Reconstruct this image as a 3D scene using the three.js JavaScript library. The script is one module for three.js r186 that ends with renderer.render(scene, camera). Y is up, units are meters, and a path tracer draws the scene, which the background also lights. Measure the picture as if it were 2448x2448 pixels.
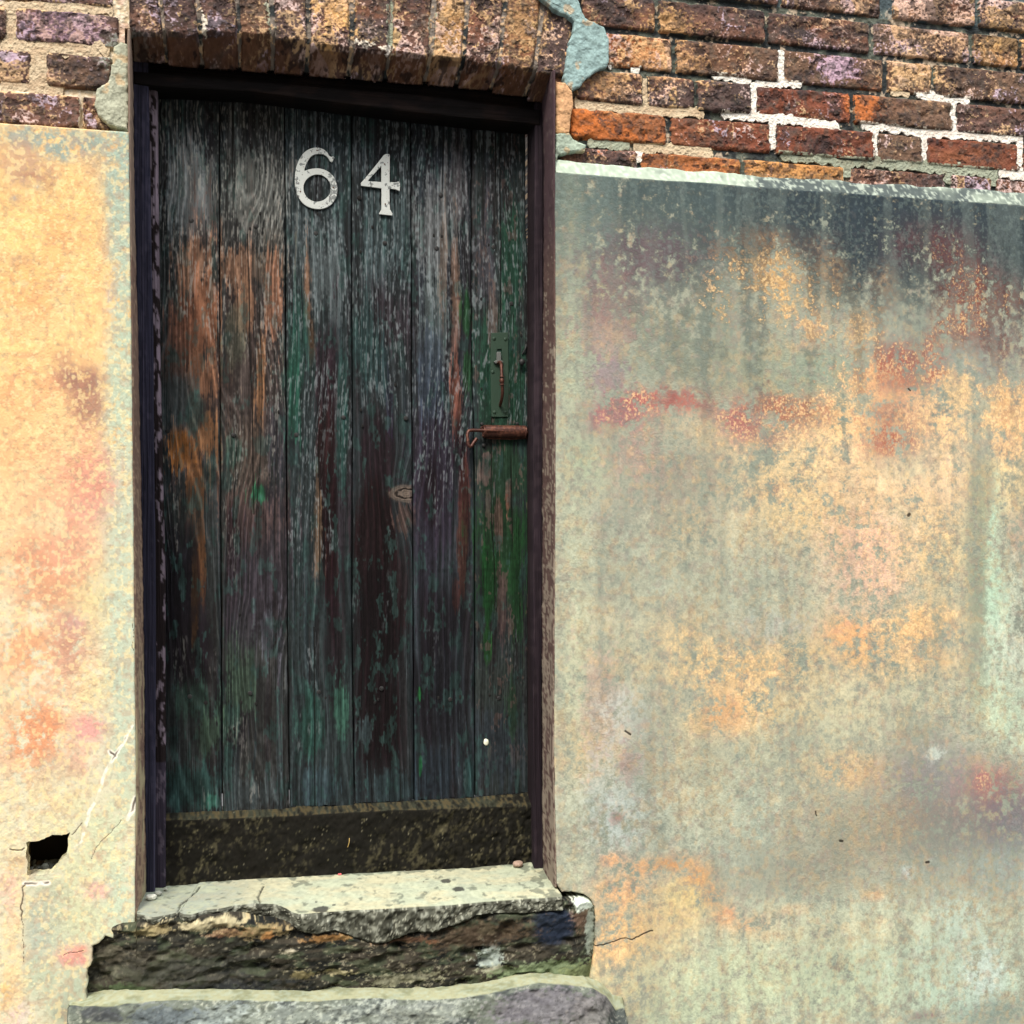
import * as THREE from 'three';
import { mergeGeometries } from 'three/addons/utils/BufferGeometryUtils.js';

// ---------------------------------------------------------------- camera, sky, sun, exposure
const CAM_Y = 1.45, CAM_D = 2.6, F = 2952;
const rad = THREE.MathUtils.degToRad;
const scene = new THREE.Scene();
const camera = new THREE.PerspectiveCamera(45.04, 1, 0.05, 2000);
camera.rotation.order = 'YXZ';
camera.position.set(0, CAM_Y, CAM_D);
camera.rotation.set(rad(0.6), rad(-14.3), rad(-0.3));
camera.updateMatrixWorld(true);

const renderer = new THREE.WebGLRenderer({ antialias: true });
renderer.setSize(1024, 1024);
renderer.toneMapping = THREE.LinearToneMapping;
renderer.toneMappingExposure = 3.4;
renderer.shadowMap.enabled = true;
renderer.shadowMap.type = THREE.PCFSoftShadowMap;

// bright overcast sky: brighter towards the zenith, the same all the way round
{
  const w = 64, h = 64, d = new Float32Array(w * h * 4);
  for (let j = 0; j < h; j++) for (let i = 0; i < w; i++) {
    const el = ((j + 0.5) / h - 0.5) * Math.PI, s = Math.max(0, Math.sin(el));
    const L = 0.80 * (1 + 2 * s) / 2.1;
    d.set([L * 0.985, L, L * 1.03, 1], (j * w + i) * 4);
  }
  const sky = new THREE.DataTexture(d, w, h, THREE.RGBAFormat, THREE.FloatType);
  sky.mapping = THREE.EquirectangularReflectionMapping;
  sky.magFilter = sky.minFilter = THREE.LinearFilter;
  sky.colorSpace = THREE.LinearSRGBColorSpace;
  sky.needsUpdate = true;
  scene.background = sky; scene.environment = sky;
}
const sun = new THREE.DirectionalLight(0xfff3e2, 1.5);
sun.position.set(-2.0, 7.6, 4.4);
sun.target.position.set(0.7, 1.3, 0);
sun.castShadow = true;
sun.shadow.radius = 30;
sun.shadow.mapSize.set(2048, 2048);
Object.assign(sun.shadow.camera, { left: -4, right: 4, top: 4, bottom: -4, near: 0.5, far: 20 });
scene.add(sun, sun.target);

// ---------------------------------------------------------------- helpers
const sm = (a, b, x) => { const t = Math.min(1, Math.max(0, (x - a) / (b - a))); return t * t * (3 - 2 * t); };
const lerp = (a, b, t) => a + (b - a) * t;
function hsh(ix, iy, s) {
  let h = Math.imul(ix, 374761393) + Math.imul(iy, 668265263) + Math.imul(s + 7, 1274126177) | 0;
  h = Math.imul(h ^ (h >>> 13), 1274126177); h = Math.imul(h ^ (h >>> 15), 2246822519);
  return ((h ^ (h >>> 16)) >>> 0) / 4294967296;
}
function n2(x, y, s = 0) {
  const ix = Math.floor(x), iy = Math.floor(y), fx = x - ix, fy = y - iy;
  const u = fx * fx * (3 - 2 * fx), v = fy * fy * (3 - 2 * fy);
  const a = hsh(ix, iy, s), b = hsh(ix + 1, iy, s), c = hsh(ix, iy + 1, s), d = hsh(ix + 1, iy + 1, s);
  return a + (b - a) * u + (c - a) * v + (a - b - c + d) * u * v;
}
function fbm(x, y, o = 3, s = 0) {
  let t = 0, a = 0.5, n = 0;
  for (let i = 0; i < o; i++) { t += a * n2(x, y, s + i * 17); n += a; a *= 0.5; x = x * 2.03 + 11.3; y = y * 2.03 + 5.7; }
  return t / n;
}
function n3(x, y, z, s = 0) { const iz = Math.floor(z), f = z - iz, w = f * f * (3 - 2 * f); return lerp(n2(x, y, s + iz * 131), n2(x, y, s + (iz + 1) * 131), w); }
function fbm3(x, y, z, o = 3, s = 0) { let t = 0, a = 0.5, n = 0; for (let i = 0; i < o; i++) { t += a * n3(x, y, z, s + i * 17); n += a; a *= 0.5; x *= 2.03; y *= 2.03; z *= 2.03; } return t / n; }

const ALB = 0.8;
const _c = new THREE.Color();
const hexCache = new Map();
function C(hex) { let r = hexCache.get(hex); if (!r) { _c.set(hex); r = [_c.r * ALB, _c.g * ALB, _c.b * ALB]; hexCache.set(hex, r); } return r; }
const mixc = (o, c, t) => { o[0] += (c[0] - o[0]) * t; o[1] += (c[1] - o[1]) * t; o[2] += (c[2] - o[2]) * t; return o; };
const mulc = (o, k) => { o[0] *= k; o[1] *= k; o[2] *= k; return o; };

// where a sight line of the survey photograph meets the upright plane at depth z: real x, y in metres
const E9 = new THREE.Matrix4().extractRotation(camera.matrixWorld).elements;
function W(u, v, z = 0) {
  const a = (u - 1224) / F, b = -(v - 1224) / F;
  const dx = E9[0] * a + E9[4] * b - E9[8], dy = E9[1] * a + E9[5] * b - E9[9], dz = E9[2] * a + E9[6] * b - E9[10];
  const t = (z - CAM_D) / dz;
  return [dx * t, CAM_Y + dy * t];
}
// measured outline -> function x(y) or y(x) on a plane
function lookup(pts, k) { // k = index of the argument
  const p = pts.map(q => [q[k], q[1 - k]]).sort((a, b) => a[0] - b[0]);
  return t => {
    if (t <= p[0][0]) return p[0][1];
    for (let i = 1; i < p.length; i++) if (t <= p[i][0]) return lerp(p[i - 1][1], p[i][1], (t - p[i - 1][0]) / (p[i][0] - p[i - 1][0] || 1));
    return p[p.length - 1][1];
  };
}
const xOfY = (px, z) => lookup(px.map(p => W(p[0], p[1], z)), 1);
const yOfX = (px, z) => lookup(px.map(p => W(p[0], p[1], z)), 0);

const names = new Map();
function numbered(n) { const k = names.get(n) || 0; names.set(n, k + 1); return k ? `${n}_${String(k).padStart(3, '0')}` : n; }
function mesh(name, geo, mat, parent) {
  const m = new THREE.Mesh(geo, mat); m.name = numbered(name); m.castShadow = m.receiveShadow = true;
  (parent || scene).add(m); return m;
}
function thing(name, label, category, group) {
  const g = new THREE.Group(); g.name = numbered(name); g.userData = { label, category };
  if (group) g.userData.group = group;
  scene.add(g); return g;
}

// a closed skin swept along one axis; ring(t, i) gives a closed polygon of [p, q]; axis 'x': (s,p,q)->(x,y,z), axis 'y': (s,p,q)->(y,x,z)
function dense(poly, counts) {
  const out = [];
  for (let i = 0; i < poly.length; i++) {
    const a = poly[i], b = poly[(i + 1) % poly.length], n = counts[i] || 1;
    for (let k = 0; k < n; k++) out.push([lerp(a[0], b[0], k / n), lerp(a[1], b[1], k / n), i + k / n]);
  }
  return out;
}
function sweep({ s0, s1, n, ring, counts, axis = 'x', disp, col, uv, lean = 0, inset = 0.003 }) {
  const pos = [], colr = [], uvs = [], idx = [];
  const steps = [];
  for (let i = 0; i <= n; i++) steps.push([lerp(s0, s1, i / n), 1]);
  steps.unshift([s0, 0]); steps.push([s1, 0]);
  let m = 0;
  const put = (s, p, q, e, t) => {
    let P = axis === 'x' ? [s, p, q] : [p, s, q];
    if (disp) P = disp(P[0], P[1], P[2], e, t) || P;
    pos.push(...P);
    if (col) colr.push(...col(P[0], P[1], P[2], e, t));
    if (uv) uvs.push((P[0] - uv[0]) / uv[2], (P[1] - uv[1]) / uv[3]);
  };
  const caps = [];
  steps.forEach(([s, full], i) => {
    const t = (s - s0) / (s1 - s0);
    const r = dense(ring(s, t), counts); m = r.length;
    let cp = 0, cq = 0; r.forEach(a => { cp += a[0] / m; cq += a[1] / m; });
    const sIn = full ? Math.min(Math.max(s, s0 + 0), s1) : s;
    const ss = full ? (i === 1 ? s0 + inset : i === steps.length - 2 ? s1 - inset : sIn) : s;
    r.forEach(([p, q, e]) => {
      if (!full) { const L = Math.hypot(p - cp, q - cq) || 1, k = Math.max(0, 1 - inset / L); p = cp + (p - cp) * k; q = cq + (q - cq) * k; }
      put(ss, p, q, e, t);
    });
    if (!full) caps.push([s, cp, cq, t]);
  });
  const R = steps.length;
  // orientation: make faces point outwards
  const r0 = dense(ring(s0, 0), counts); let area = 0;
  r0.forEach((a, i) => { const b = r0[(i + 1) % m]; area += a[0] * b[1] - b[0] * a[1]; });
  const flip = (area > 0) !== (axis === 'x');
  const tri = (a, b, c) => flip ? idx.push(a, c, b) : idx.push(a, b, c);
  for (let i = 0; i < R - 1; i++) for (let j = 0; j < m; j++) {
    const a = i * m + j, b = i * m + (j + 1) % m, c = a + m, d = b + m;
    tri(a, b, c); tri(b, d, c);
  }
  const c0 = pos.length / 3; put(caps[0][0], caps[0][1], caps[0][2], 0, 0);
  const c1 = pos.length / 3; put(caps[1][0], caps[1][1], caps[1][2], 0, 1);
  for (let j = 0; j < m; j++) { const k = (j + 1) % m; tri(c0, k, j); tri(c1, (R - 1) * m + j, (R - 1) * m + k); }
  const g = new THREE.BufferGeometry();
  g.setAttribute('position', new THREE.Float32BufferAttribute(pos, 3));
  if (col) g.setAttribute('color', new THREE.Float32BufferAttribute(colr, 3));
  if (uv) g.setAttribute('uv', new THREE.Float32BufferAttribute(uvs, 2));
  g.setIndex(idx); g.computeVertexNormals();
  return g;
}
function uvWorld(g, x0, y0, w, h) {
  const p = g.attributes.position, a = new Float32Array(p.count * 2);
  for (let i = 0; i < p.count; i++) { a[2 * i] = (p.getX(i) - x0) / w; a[2 * i + 1] = (p.getY(i) - y0) / h; }
  g.setAttribute('uv', new THREE.BufferAttribute(a, 2)); return g;
}
function plate(poly, z0, z1, bevel = 0.003, holes = []) {
  const sh = new THREE.Shape(poly.map(p => new THREE.Vector2(p[0], p[1])));
  for (const h of holes) sh.holes.push(new THREE.Path(h.map(p => new THREE.Vector2(p[0], p[1]))));
  const g = new THREE.ExtrudeGeometry(sh, { depth: z1 - z0 - 2 * bevel, bevelEnabled: bevel > 0, bevelThickness: bevel, bevelSize: bevel, bevelOffset: -bevel, bevelSegments: 2, curveSegments: 24 });
  g.translate(0, 0, z0 + bevel); return g;
}
// break a measured outline into small uneven steps
function jag(pts, step = 0.008, amp = 0.002, seed = 1) {
  const out = []; let d = 0;
  for (let i = 0; i < pts.length - 1; i++) {
    const [ax, ay] = pts[i], [bx, by] = pts[i + 1], L = Math.hypot(bx - ax, by - ay), n = Math.max(1, Math.round(L / step));
    for (let k = 0; k < n; k++) {
      const t = k / n, w = i === 0 && k === 0 ? 0 : amp;
      out.push([lerp(ax, bx, t) + (fbm(d * 90, 1.5, 2, seed) - 0.5) * 2 * w, lerp(ay, by, t) + (fbm(d * 90, 7.5, 2, seed + 5) - 0.5) * 2 * w]);
      d += L / n;
    }
  }
  out.push(pts[pts.length - 1]); return out;
}

// textures computed in metres: fn(x, y, out) fills linear colour out[0..2] and height out[3]
const enc = new Uint8Array(4097); for (let i = 0; i <= 4096; i++) { const c = i / 4096; enc[i] = Math.round(255 * (c <= 0.0031308 ? 12.92 * c : 1.055 * Math.pow(c, 1 / 2.4) - 0.055)); }
const e8 = c => enc[Math.max(0, Math.min(4096, (c * 4096) | 0))];
function paint(w, h, [x0, y0, wm, hm], fn, wrap = THREE.MirroredRepeatWrapping) {
  const d = new Uint8Array(w * h * 4), b = new Uint8Array(w * h * 4), o = [0, 0, 0, 0.5];
  for (let j = 0, k = 0; j < h; j++) for (let i = 0; i < w; i++, k += 4) {
    fn(x0 + (i + 0.5) / w * wm, y0 + (j + 0.5) / h * hm, o);
    d[k] = e8(o[0]); d[k + 1] = e8(o[1]); d[k + 2] = e8(o[2]); d[k + 3] = 255;
    const v = Math.max(0, Math.min(255, o[3] * 255)); b[k] = b[k + 1] = b[k + 2] = v; b[k + 3] = 255;
  }
  const mk = (a, cs) => { const t = new THREE.DataTexture(a, w, h); t.magFilter = THREE.LinearFilter; t.minFilter = THREE.LinearMipmapLinearFilter; t.generateMipmaps = true; t.wrapS = t.wrapT = wrap; t.colorSpace = cs; t.needsUpdate = true; return t; };
  return { map: mk(d, THREE.SRGBColorSpace), bump: mk(b, THREE.NoColorSpace), rect: [x0, y0, wm, hm] };
}
function stuffMat(t, rough = 0.92, bumpScale = 0.002, spec = 0.25) { return new THREE.MeshPhysicalMaterial({ map: t.map, bumpMap: t.bump, bumpScale, roughness: rough, specularIntensity: spec }); }
const vertexMat = (rough = 0.9) => new THREE.MeshPhysicalMaterial({ vertexColors: true, roughness: rough, specularIntensity: 0.25 });

// stains: [u, v, ru, rv, colour, strength, raggedness] measured on the photograph, kept in metres
function stains(list, z = 0) {
  return list.map(([u, v, ru, rv, hex, a = 1, rag = 1]) => {
    const [x, y] = W(u, v, z), [x2] = W(u + ru, v, z), [, y2] = W(u, v + rv, z);
    return { x, y, rx: Math.abs(x2 - x), ry: Math.abs(y2 - y), c: C(hex), a, rag };
  });
}
function applyStains(o, list, x, y, nz, hard = false) { // nz about -0.5..0.5, ragged matter edges
  for (let i = 0; i < list.length; i++) {
    const b = list[i], dx = (x - b.x) / b.rx, dy = (y - b.y) / b.ry, d = dx * dx + dy * dy;
    if (d > 4.5) continue;
    const g = Math.exp(-d);
    if (hard || b.rag > 1.85) { const t = g + nz * b.rag; if (t > 0.26) mixc(o, b.c, sm(0.26, hard ? 0.58 : 0.8, t) * b.a); }
    else { const a = g * (1.05 + nz * (2.0 + b.rag * 2.6)); if (a > 0) mixc(o, b.c, Math.min(1, a) * b.a); }
  }
}
function cracks(list, z = 0) {
  const out = [];
  for (const [pts, w, light] of list) { const q = jag(pts.map(p => W(p[0], p[1], z)), 0.006, 0.004, 77); for (let i = 1; i < q.length; i++) out.push([...q[i - 1], ...q[i], w, light]); }
  return out;
}
function crackAt(list, x, y) {
  let best = null, bd = 1e9;
  for (const s of list) {
    if (x < Math.min(s[0], s[2]) - 0.008 || x > Math.max(s[0], s[2]) + 0.008 || y < Math.min(s[1], s[3]) - 0.008 || y > Math.max(s[1], s[3]) + 0.008) continue;
    const dx = s[2] - s[0], dy = s[3] - s[1], t = Math.max(0, Math.min(1, ((x - s[0]) * dx + (y - s[1]) * dy) / (dx * dx + dy * dy)));
    const d = Math.hypot(x - s[0] - t * dx, y - s[1] - t * dy) / s[4];
    if (d < bd) { bd = d; best = s; }
  }
  return best ? [bd, best[5]] : null;
}

// ---------------------------------------------------------------- ground
{
  const g = new THREE.PlaneGeometry(600, 600); g.rotateX(-Math.PI / 2); g.translate(0, -0.14, 0);
  const t = paint(512, 512, [0, 0, 4, 4], (x, y, o) => { const n = fbm(x * 60, y * 60, 3, 3), s = 0.8 + 0.5 * n; o[0] = 0.06 * s; o[1] = 0.06 * s; o[2] = 0.062 * s; o[3] = n; });
  uvWorld(new THREE.BufferGeometry().copy(g), 0, 0, 1, 1);
  const uv = g.attributes.uv; for (let i = 0; i < uv.count; i++) uv.setXY(i, g.attributes.position.getX(i) / 4, g.attributes.position.getZ(i) / 4);
  const m = mesh('road', g, stuffMat(t, 0.95, 0.003)); m.userData.kind = 'structure';
  const p = new THREE.BoxGeometry(60, 0.15, 2.6); p.translate(0, -0.075, 1.3);
  const pv = p.attributes.uv; for (let i = 0; i < pv.count; i++) pv.setXY(i, p.attributes.position.getX(i) / 2, p.attributes.position.getZ(i) / 2);
  const t2 = paint(512, 512, [0, 0, 2, 2], (x, y, o) => { const n = fbm(x * 50, y * 50, 3, 9), s = 0.75 + 0.5 * n; o[0] = 0.13 * s; o[1] = 0.128 * s; o[2] = 0.122 * s; o[3] = n; });
  const f = mesh('pavement', p, stuffMat(t2, 0.95, 0.003)); f.userData.kind = 'structure';
}

// ---------------------------------------------------------------- the houses across the narrow street, which keep low light out of the doorway
{
  const plaster = new THREE.MeshStandardMaterial({ color: new THREE.Color('#9b8f80'), roughness: 0.95 }), slate = new THREE.MeshStandardMaterial({ color: new THREE.Color('#4a4c50'), roughness: 0.8 });
  const glass = new THREE.MeshStandardMaterial({ color: new THREE.Color('#1d2226'), roughness: 0.1 }), paintM = new THREE.MeshStandardMaterial({ color: new THREE.Color('#c9c4b6'), roughness: 0.7 }), leaf = new THREE.MeshStandardMaterial({ color: new THREE.Color('#3d2f2a'), roughness: 0.6 });
  const tint = ['pale', 'grey', 'buff', 'brown'], cols = ['#b0a698', '#8d8d8a', '#a8946f', '#80695a'];
  for (let h = 0; h < 4; h++) {
    const t = thing('terrace_house', `two storey ${tint[h]} rendered terrace house across the street, behind the camera`, 'house', 'terrace houses across the street');
    t.position.set(-11 + h * 6.2, -0.1, 8.6);
    const w = 6.18, H = 7.2, sh = new THREE.Shape([[-w / 2, 0], [w / 2, 0], [w / 2, H], [-w / 2, H]].map(p => new THREE.Vector2(...p)));
    const ops = [[-2.2, 0.9, 1.1, 1.6], [-0.4, 0.9, 1.1, 1.6], [1.4, 0.15, 1.0, 2.3], [-2.2, 4.2, 1.1, 1.7], [-0.4, 4.2, 1.1, 1.7], [1.4, 4.2, 1.1, 1.7]];
    for (const [x, y, a, b] of ops) sh.holes.push(new THREE.Path([[x, y], [x + a, y], [x + a, y + b], [x, y + b]].map(p => new THREE.Vector2(...p))));
    const g = new THREE.ExtrudeGeometry(sh, { depth: 0.4, bevelEnabled: false });
    mesh('wall', g, new THREE.MeshStandardMaterial({ color: new THREE.Color(cols[h]), roughness: 0.95 }), t);
    ops.forEach(([x, y, a, b], i) => {
      const p = new THREE.BoxGeometry(a + 0.02, b + 0.02, 0.04); p.translate(x + a / 2, y + b / 2, 0.16);
      if (i === 2) { mesh('door', p, leaf, t); return; }
      const f = mesh('window', (() => { const fr = []; for (const [cx, cy, ww, hh] of [[x + 0.03, y + b / 2, 0.06, b], [x + a - 0.03, y + b / 2, 0.06, b], [x + a / 2, y + 0.03, a - 0.12, 0.06], [x + a / 2, y + b - 0.03, a - 0.12, 0.06], [x + a / 2, y + b / 2, a - 0.12, 0.05]]) { const q = new THREE.BoxGeometry(ww, hh, 0.07); q.translate(cx, cy, 0.11); fr.push(q); } return mergeGeometries(fr); })(), paintM, t);
      mesh('pane', p, glass, f);
      const sl = new THREE.BoxGeometry(a + 0.2, 0.08, 0.3); sl.translate(x + a / 2, y - 0.045, 0.06); mesh('sill', sl, paintM, f);
    });
    const r = new THREE.ExtrudeGeometry(new THREE.Shape([[-0.3, H], [4.2, H + 2.6], [8.6, H], [8.6, H - 0.1], [-0.3, H - 0.1]].map(p => new THREE.Vector2(...p))), { depth: w, bevelEnabled: false });
    r.rotateY(-Math.PI / 2); r.translate(w / 2, 0.002, 0); mesh('roof', r, slate, t);
  }
}

// ---------------------------------------------------------------- the wall
const wall = thing('brick_wall', 'old brick wall with peeling ochre and grey green render around the plank door', 'wall');
const ZB = -0.03, ZCORE = -0.039;

const leftEdgePx = [[307, 80], [308, 315], [314, 820], [320, 1400], [325, 1900], [323, 2110], [323, 2223]];
const rightEdgePx = [[1328, 187], [1328, 412], [1330, 1000], [1326, 1800], [1332, 2113]];
const leftX = xOfY(leftEdgePx, 0), rightX = xOfY(rightEdgePx, 0);
const soffitFront = yOfX([[290, 76], [400, 82], [555, 82], [665, 90], [761, 110], [838, 117], [961, 128], [1109, 141], [1194, 154], [1279, 166], [1338, 180]], -0.028);
const soffitBack = yOfX([[322, 142], [382, 161], [520, 170], [658, 180], [770, 188], [940, 201], [1109, 213], [1194, 226], [1296, 248]], -0.112);

// bricks measured course by course: [top, bottom] at column u0, then [left, right, tone, lichen]
const tones = { r: '#774737', o: '#a3663f', d: '#5e4e4a', b: '#70594a', y: '#b08a5e', p: '#69514a' };
const courses = [
  { u: 1868, t: -62, b: 14, z: ZB, l: [[1290, 1400, 'd', .5], [1412, 1600, 'd', .5], [1612, 1860, 'd', .6], [1870, 2105, 'b', .55], [2137, 2330, 'd', .75], [2342, 2560, 'd', .75]] },
  { u: 1868, t: 30, b: 105, z: ZB, l: [[1392, 1566, 'd', .5], [1577, 1828, 'p', .35], [1838, 2078, 'd', .5], [2093, 2318, 'b', .7], [2328, 2434, 'y', .6], [2442, 2660, 'd', .6]] },
  { u: 1868, t: 117, b: 195, z: ZB, l: [[1448, 1607, 'o', .66], [1618, 1862, 'b', .42], [1876, 2112, 'b', .35], [2124, 2229, 'b', .55], [2237, 2470, 'b', .5], [2480, 2700, 'b', .5]] },
  { u: 1868, t: 207, b: 279, z: ZB, l: [[1378, 1536, 'd', .6], [1549, 1660, 'd', .5], [1668, 1795, 'd', .48], [1811, 2034, 'r', .35], [2044, 2278, 'b', .25], [2289, 2470, 'p', .42], [2482, 2700, 'r', .4]] },
  { u: 1868, t: 297, b: 368, z: ZB, l: [[1366, 1592, 'o', .26], [1605, 1843, 'r', .38], [1857, 2091, 'r', .3], [2100, 2206, 'b', .3], [2217, 2437, 'r', .22], [2447, 2680, 'r', .3]] },
  { u: 1868, t: 386, b: 440, z: ZB, l: [[1338, 1524, 'p', .42], [1533, 1771, 'o', .3], [1782, 2021, 'y', .35], [2034, 2264, 'p', .55], [2274, 2373, 'p', .62], [2383, 2600, 'p', .5]] },
  { u: 140, t: -75, b: 8, z: ZB, l: [[-260, -10, 'd', .6], [0, 268, 'p', .62]] },
  { u: 140, t: 24, b: 103, z: ZB, l: [[-230, 14, 'p', .6], [38, 282, 'd', .62]] },
  { u: 140, t: 124, b: 207, z: ZB, l: [[-170, 74, 'p', .72], [110, 268, 'b', .5]] },
  { u: 140, t: 226, b: 306, z: ZB, l: [[-50, 190, 'p', .5], [198, 262, 'p', .5]] },
];
const bricks = [];
for (const c of courses) for (const [a, b, k, li] of c.l) {
  const yt = W(c.u, c.t, c.z)[1], yb = W(c.u, c.b, c.z)[1];
  bricks.push({ x0: W(a, c.t, c.z)[0], x1: W(b, c.t, c.z)[0], y0: yb, y1: yt, k, li, i: bricks.length });
}
const soldierPx = [[312, 389, 'd', .5], [397, 475, 'p', .45], [484, 568, 'p', .6], [577, 648, 'b', .5], [659, 733, 'd', .6], [744, 836, 'p', .68], [848, 928, 'd', .55], [938, 1026, 'p', .6], [1036, 1104, 'y', .7], [1113, 1190, 'p', .62], [1198, 1275, 'b', .55], [1283, 1362, 'd', .5]];
const soldiers = soldierPx.map(([a, b, k, li], i) => {
  const x0 = W(a, 130, -0.028)[0], x1 = W(b, 130, -0.028)[0], xm = (x0 + x1) / 2;
  return { x0, x1, k, li, i: 100 + i, lean: (xm - 0.31) * 0.30, yb: soffitFront(xm), y1: soffitFront(xm) + 0.225 };
});
const ledgeLow = yOfX([[1331, 411], [1868, 451], [2447, 492]], 0), ledgeTop = yOfX([[1333, 387], [1780, 420], [2447, 464]], -0.024);

const c3 = l => l.map(([a, b]) => [1300 + a * 0.3002, b * 0.3002]);
const c4 = l => l.map(([a, b]) => [1868 + a * 0.3002, b * 0.3002]);
const POINTING = [[c3([[1345, 592], [1480, 610], [1660, 645]]), .0058, 'w'], [c3([[1672, 650], [1676, 780], [1668, 905]]), .0052, 'w'], [c3([[1420, 905], [1560, 912], [1700, 925], [1935, 945]]), .0065, 'w'], [c3([[1898, 392], [1892, 560], [1885, 650]]), .0058, 'w'], [c3([[1690, 660], [1900, 668]]), .0048, 'w'], [c3([[1835, 950], [1830, 1080], [1825, 1190]]), .0058, 'w'],
[c4([[0, 935], [180, 965], [470, 1012]]), .0068, 'w'], [c4([[1085, 748], [1250, 770], [1510, 795]]), .0066, 'w'], [c4([[1380, 800], [1378, 920], [1372, 1050]]), .0052, 'w'], [c4([[645, 985], [900, 1015], [1150, 1045], [1500, 1070], [1935, 1100]]), .0072, 'w'], [c4([[755, 1010], [752, 1130], [750, 1250]]), .0056, 'w'], [c4([[1142, 1060], [1140, 1180], [1138, 1290]]), .006, 'w'], [c4([[1908, 1110], [1905, 1250], [1900, 1370]]), .006, 'w'], [c4([[1740, 1365], [1900, 1385], [1990, 1392]]), .007, 'w'], [c4([[880, 730], [1030, 745]]), .005, 'c'], [c4([[-10, 655], [60, 660], [170, 668]]), .0055, 'w'],
[c4([[0, 1225], [250, 1250], [560, 1270], [900, 1295], [1300, 1325], [1730, 1365]]), .0095, 'g'], [c4([[520, 1290], [525, 1350], [518, 1410]]), .008, 'g'], [c4([[1340, 1340], [1338, 1400], [1335, 1460]]), .007, 'g'], [c4([[1700, 1380], [1700, 1480]]), .007, 'g'],
[c3([[355, 1135], [500, 1145], [690, 1155]]), .006, 'g'], [c3([[720, 1158], [900, 1165], [1100, 1190], [1350, 1205]]), .0085, 'c'], [c3([[800, 620], [815, 720], [818, 830]]), .0085, 'c'], [c3([[250, 820], [500, 845], [800, 865], [1000, 890], [1280, 885]]), .008, 'c'], [c3([[760, 1200], [758, 1290]]), .006, 'w'], [c3([[520, 530], [545, 525]]), .005, 'w'], [c3([[700, 548], [770, 545]]), .008, 'w'],
[[[0, 112], [70, 116], [140, 113], [262, 120]], .010, 'c'], [[[92, 122], [90, 170], [86, 205]], .012, 'c'], [[[0, 16], [120, 14], [270, 22]], .007, 'c'], [[[26, 25], [26, 60], [28, 100]], .010, 'c'], [[[0, 212], [60, 212], [150, 220]], .011, 'c'], [[[640, 10], [648, 60], [652, 84]], .005, 'g'], [[[930, 0], [931, 60], [932, 110]], .005, 'g'], [[[1036, 0], [1032, 70], [1028, 125]], .005, 'g'], [[[480, 30], [486, 60], [488, 78]], .005, 'w'], [[[840, 100], [900, 112], [935, 120]], .006, 'w']];
const limeSegs = [];
for (const [p, w, k] of POINTING) { const q = p.map(a => W(a[0], a[1], ZB)); for (let i = 1; i < q.length; i++) limeSegs.push([...q[i - 1], ...q[i], w, k]); }
const brickRect = [-0.5, 2.12, 2.75, 0.72];
const soldAt = (x, y) => soldiers.find(s => { const xx = x - s.lean * (y - s.yb); return xx > s.x0 && xx < s.x1 && y < s.y1 && y > s.yb - 0.06; });
const patchStains = stains([[1600, 60, 60, 40, '#caa06a', .5, 1.6], [1250, 60, 60, 80, '#c79f6c', .4, 1.9], [1060, 60, 60, 60, '#c9a06c', .35, 1.9], [810, 30, 45, 45, '#d9ab70', .75, 1.7], [300, 130, 60, 60, '#9fa79c', .8], [150, 60, 120, 60, '#a98ba0', .5, 1.7], [2250, 60, 220, 60, '#caa283', .5, 1.9], [2390, 90, 60, 40, '#d6ac74', .8, 1.3], [2010, 160, 50, 40, '#bfa3b8', .8, 1.3], [2190, 170, 70, 50, '#d3ad80', .7, 1.6], [1560, 140, 110, 60, '#cfa274', .6, 1.7], [1450, 200, 70, 60, '#c79c6c', .5, 1.8], [1390, 290, 50, 40, '#c4713a', .8, 1.2], [2060, 250, 40, 40, '#bf6f3c', .8, 1.2], [1450, 320, 120, 30, '#b06535', .7, 1.3], [1900, 400, 150, 22, '#c98d52', .6, 1.5]], ZB);
const lichenCols = [C('#cdae82'), C('#cdb3ae'), C('#bf9f7c'), C('#b9a6b4')];
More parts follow.
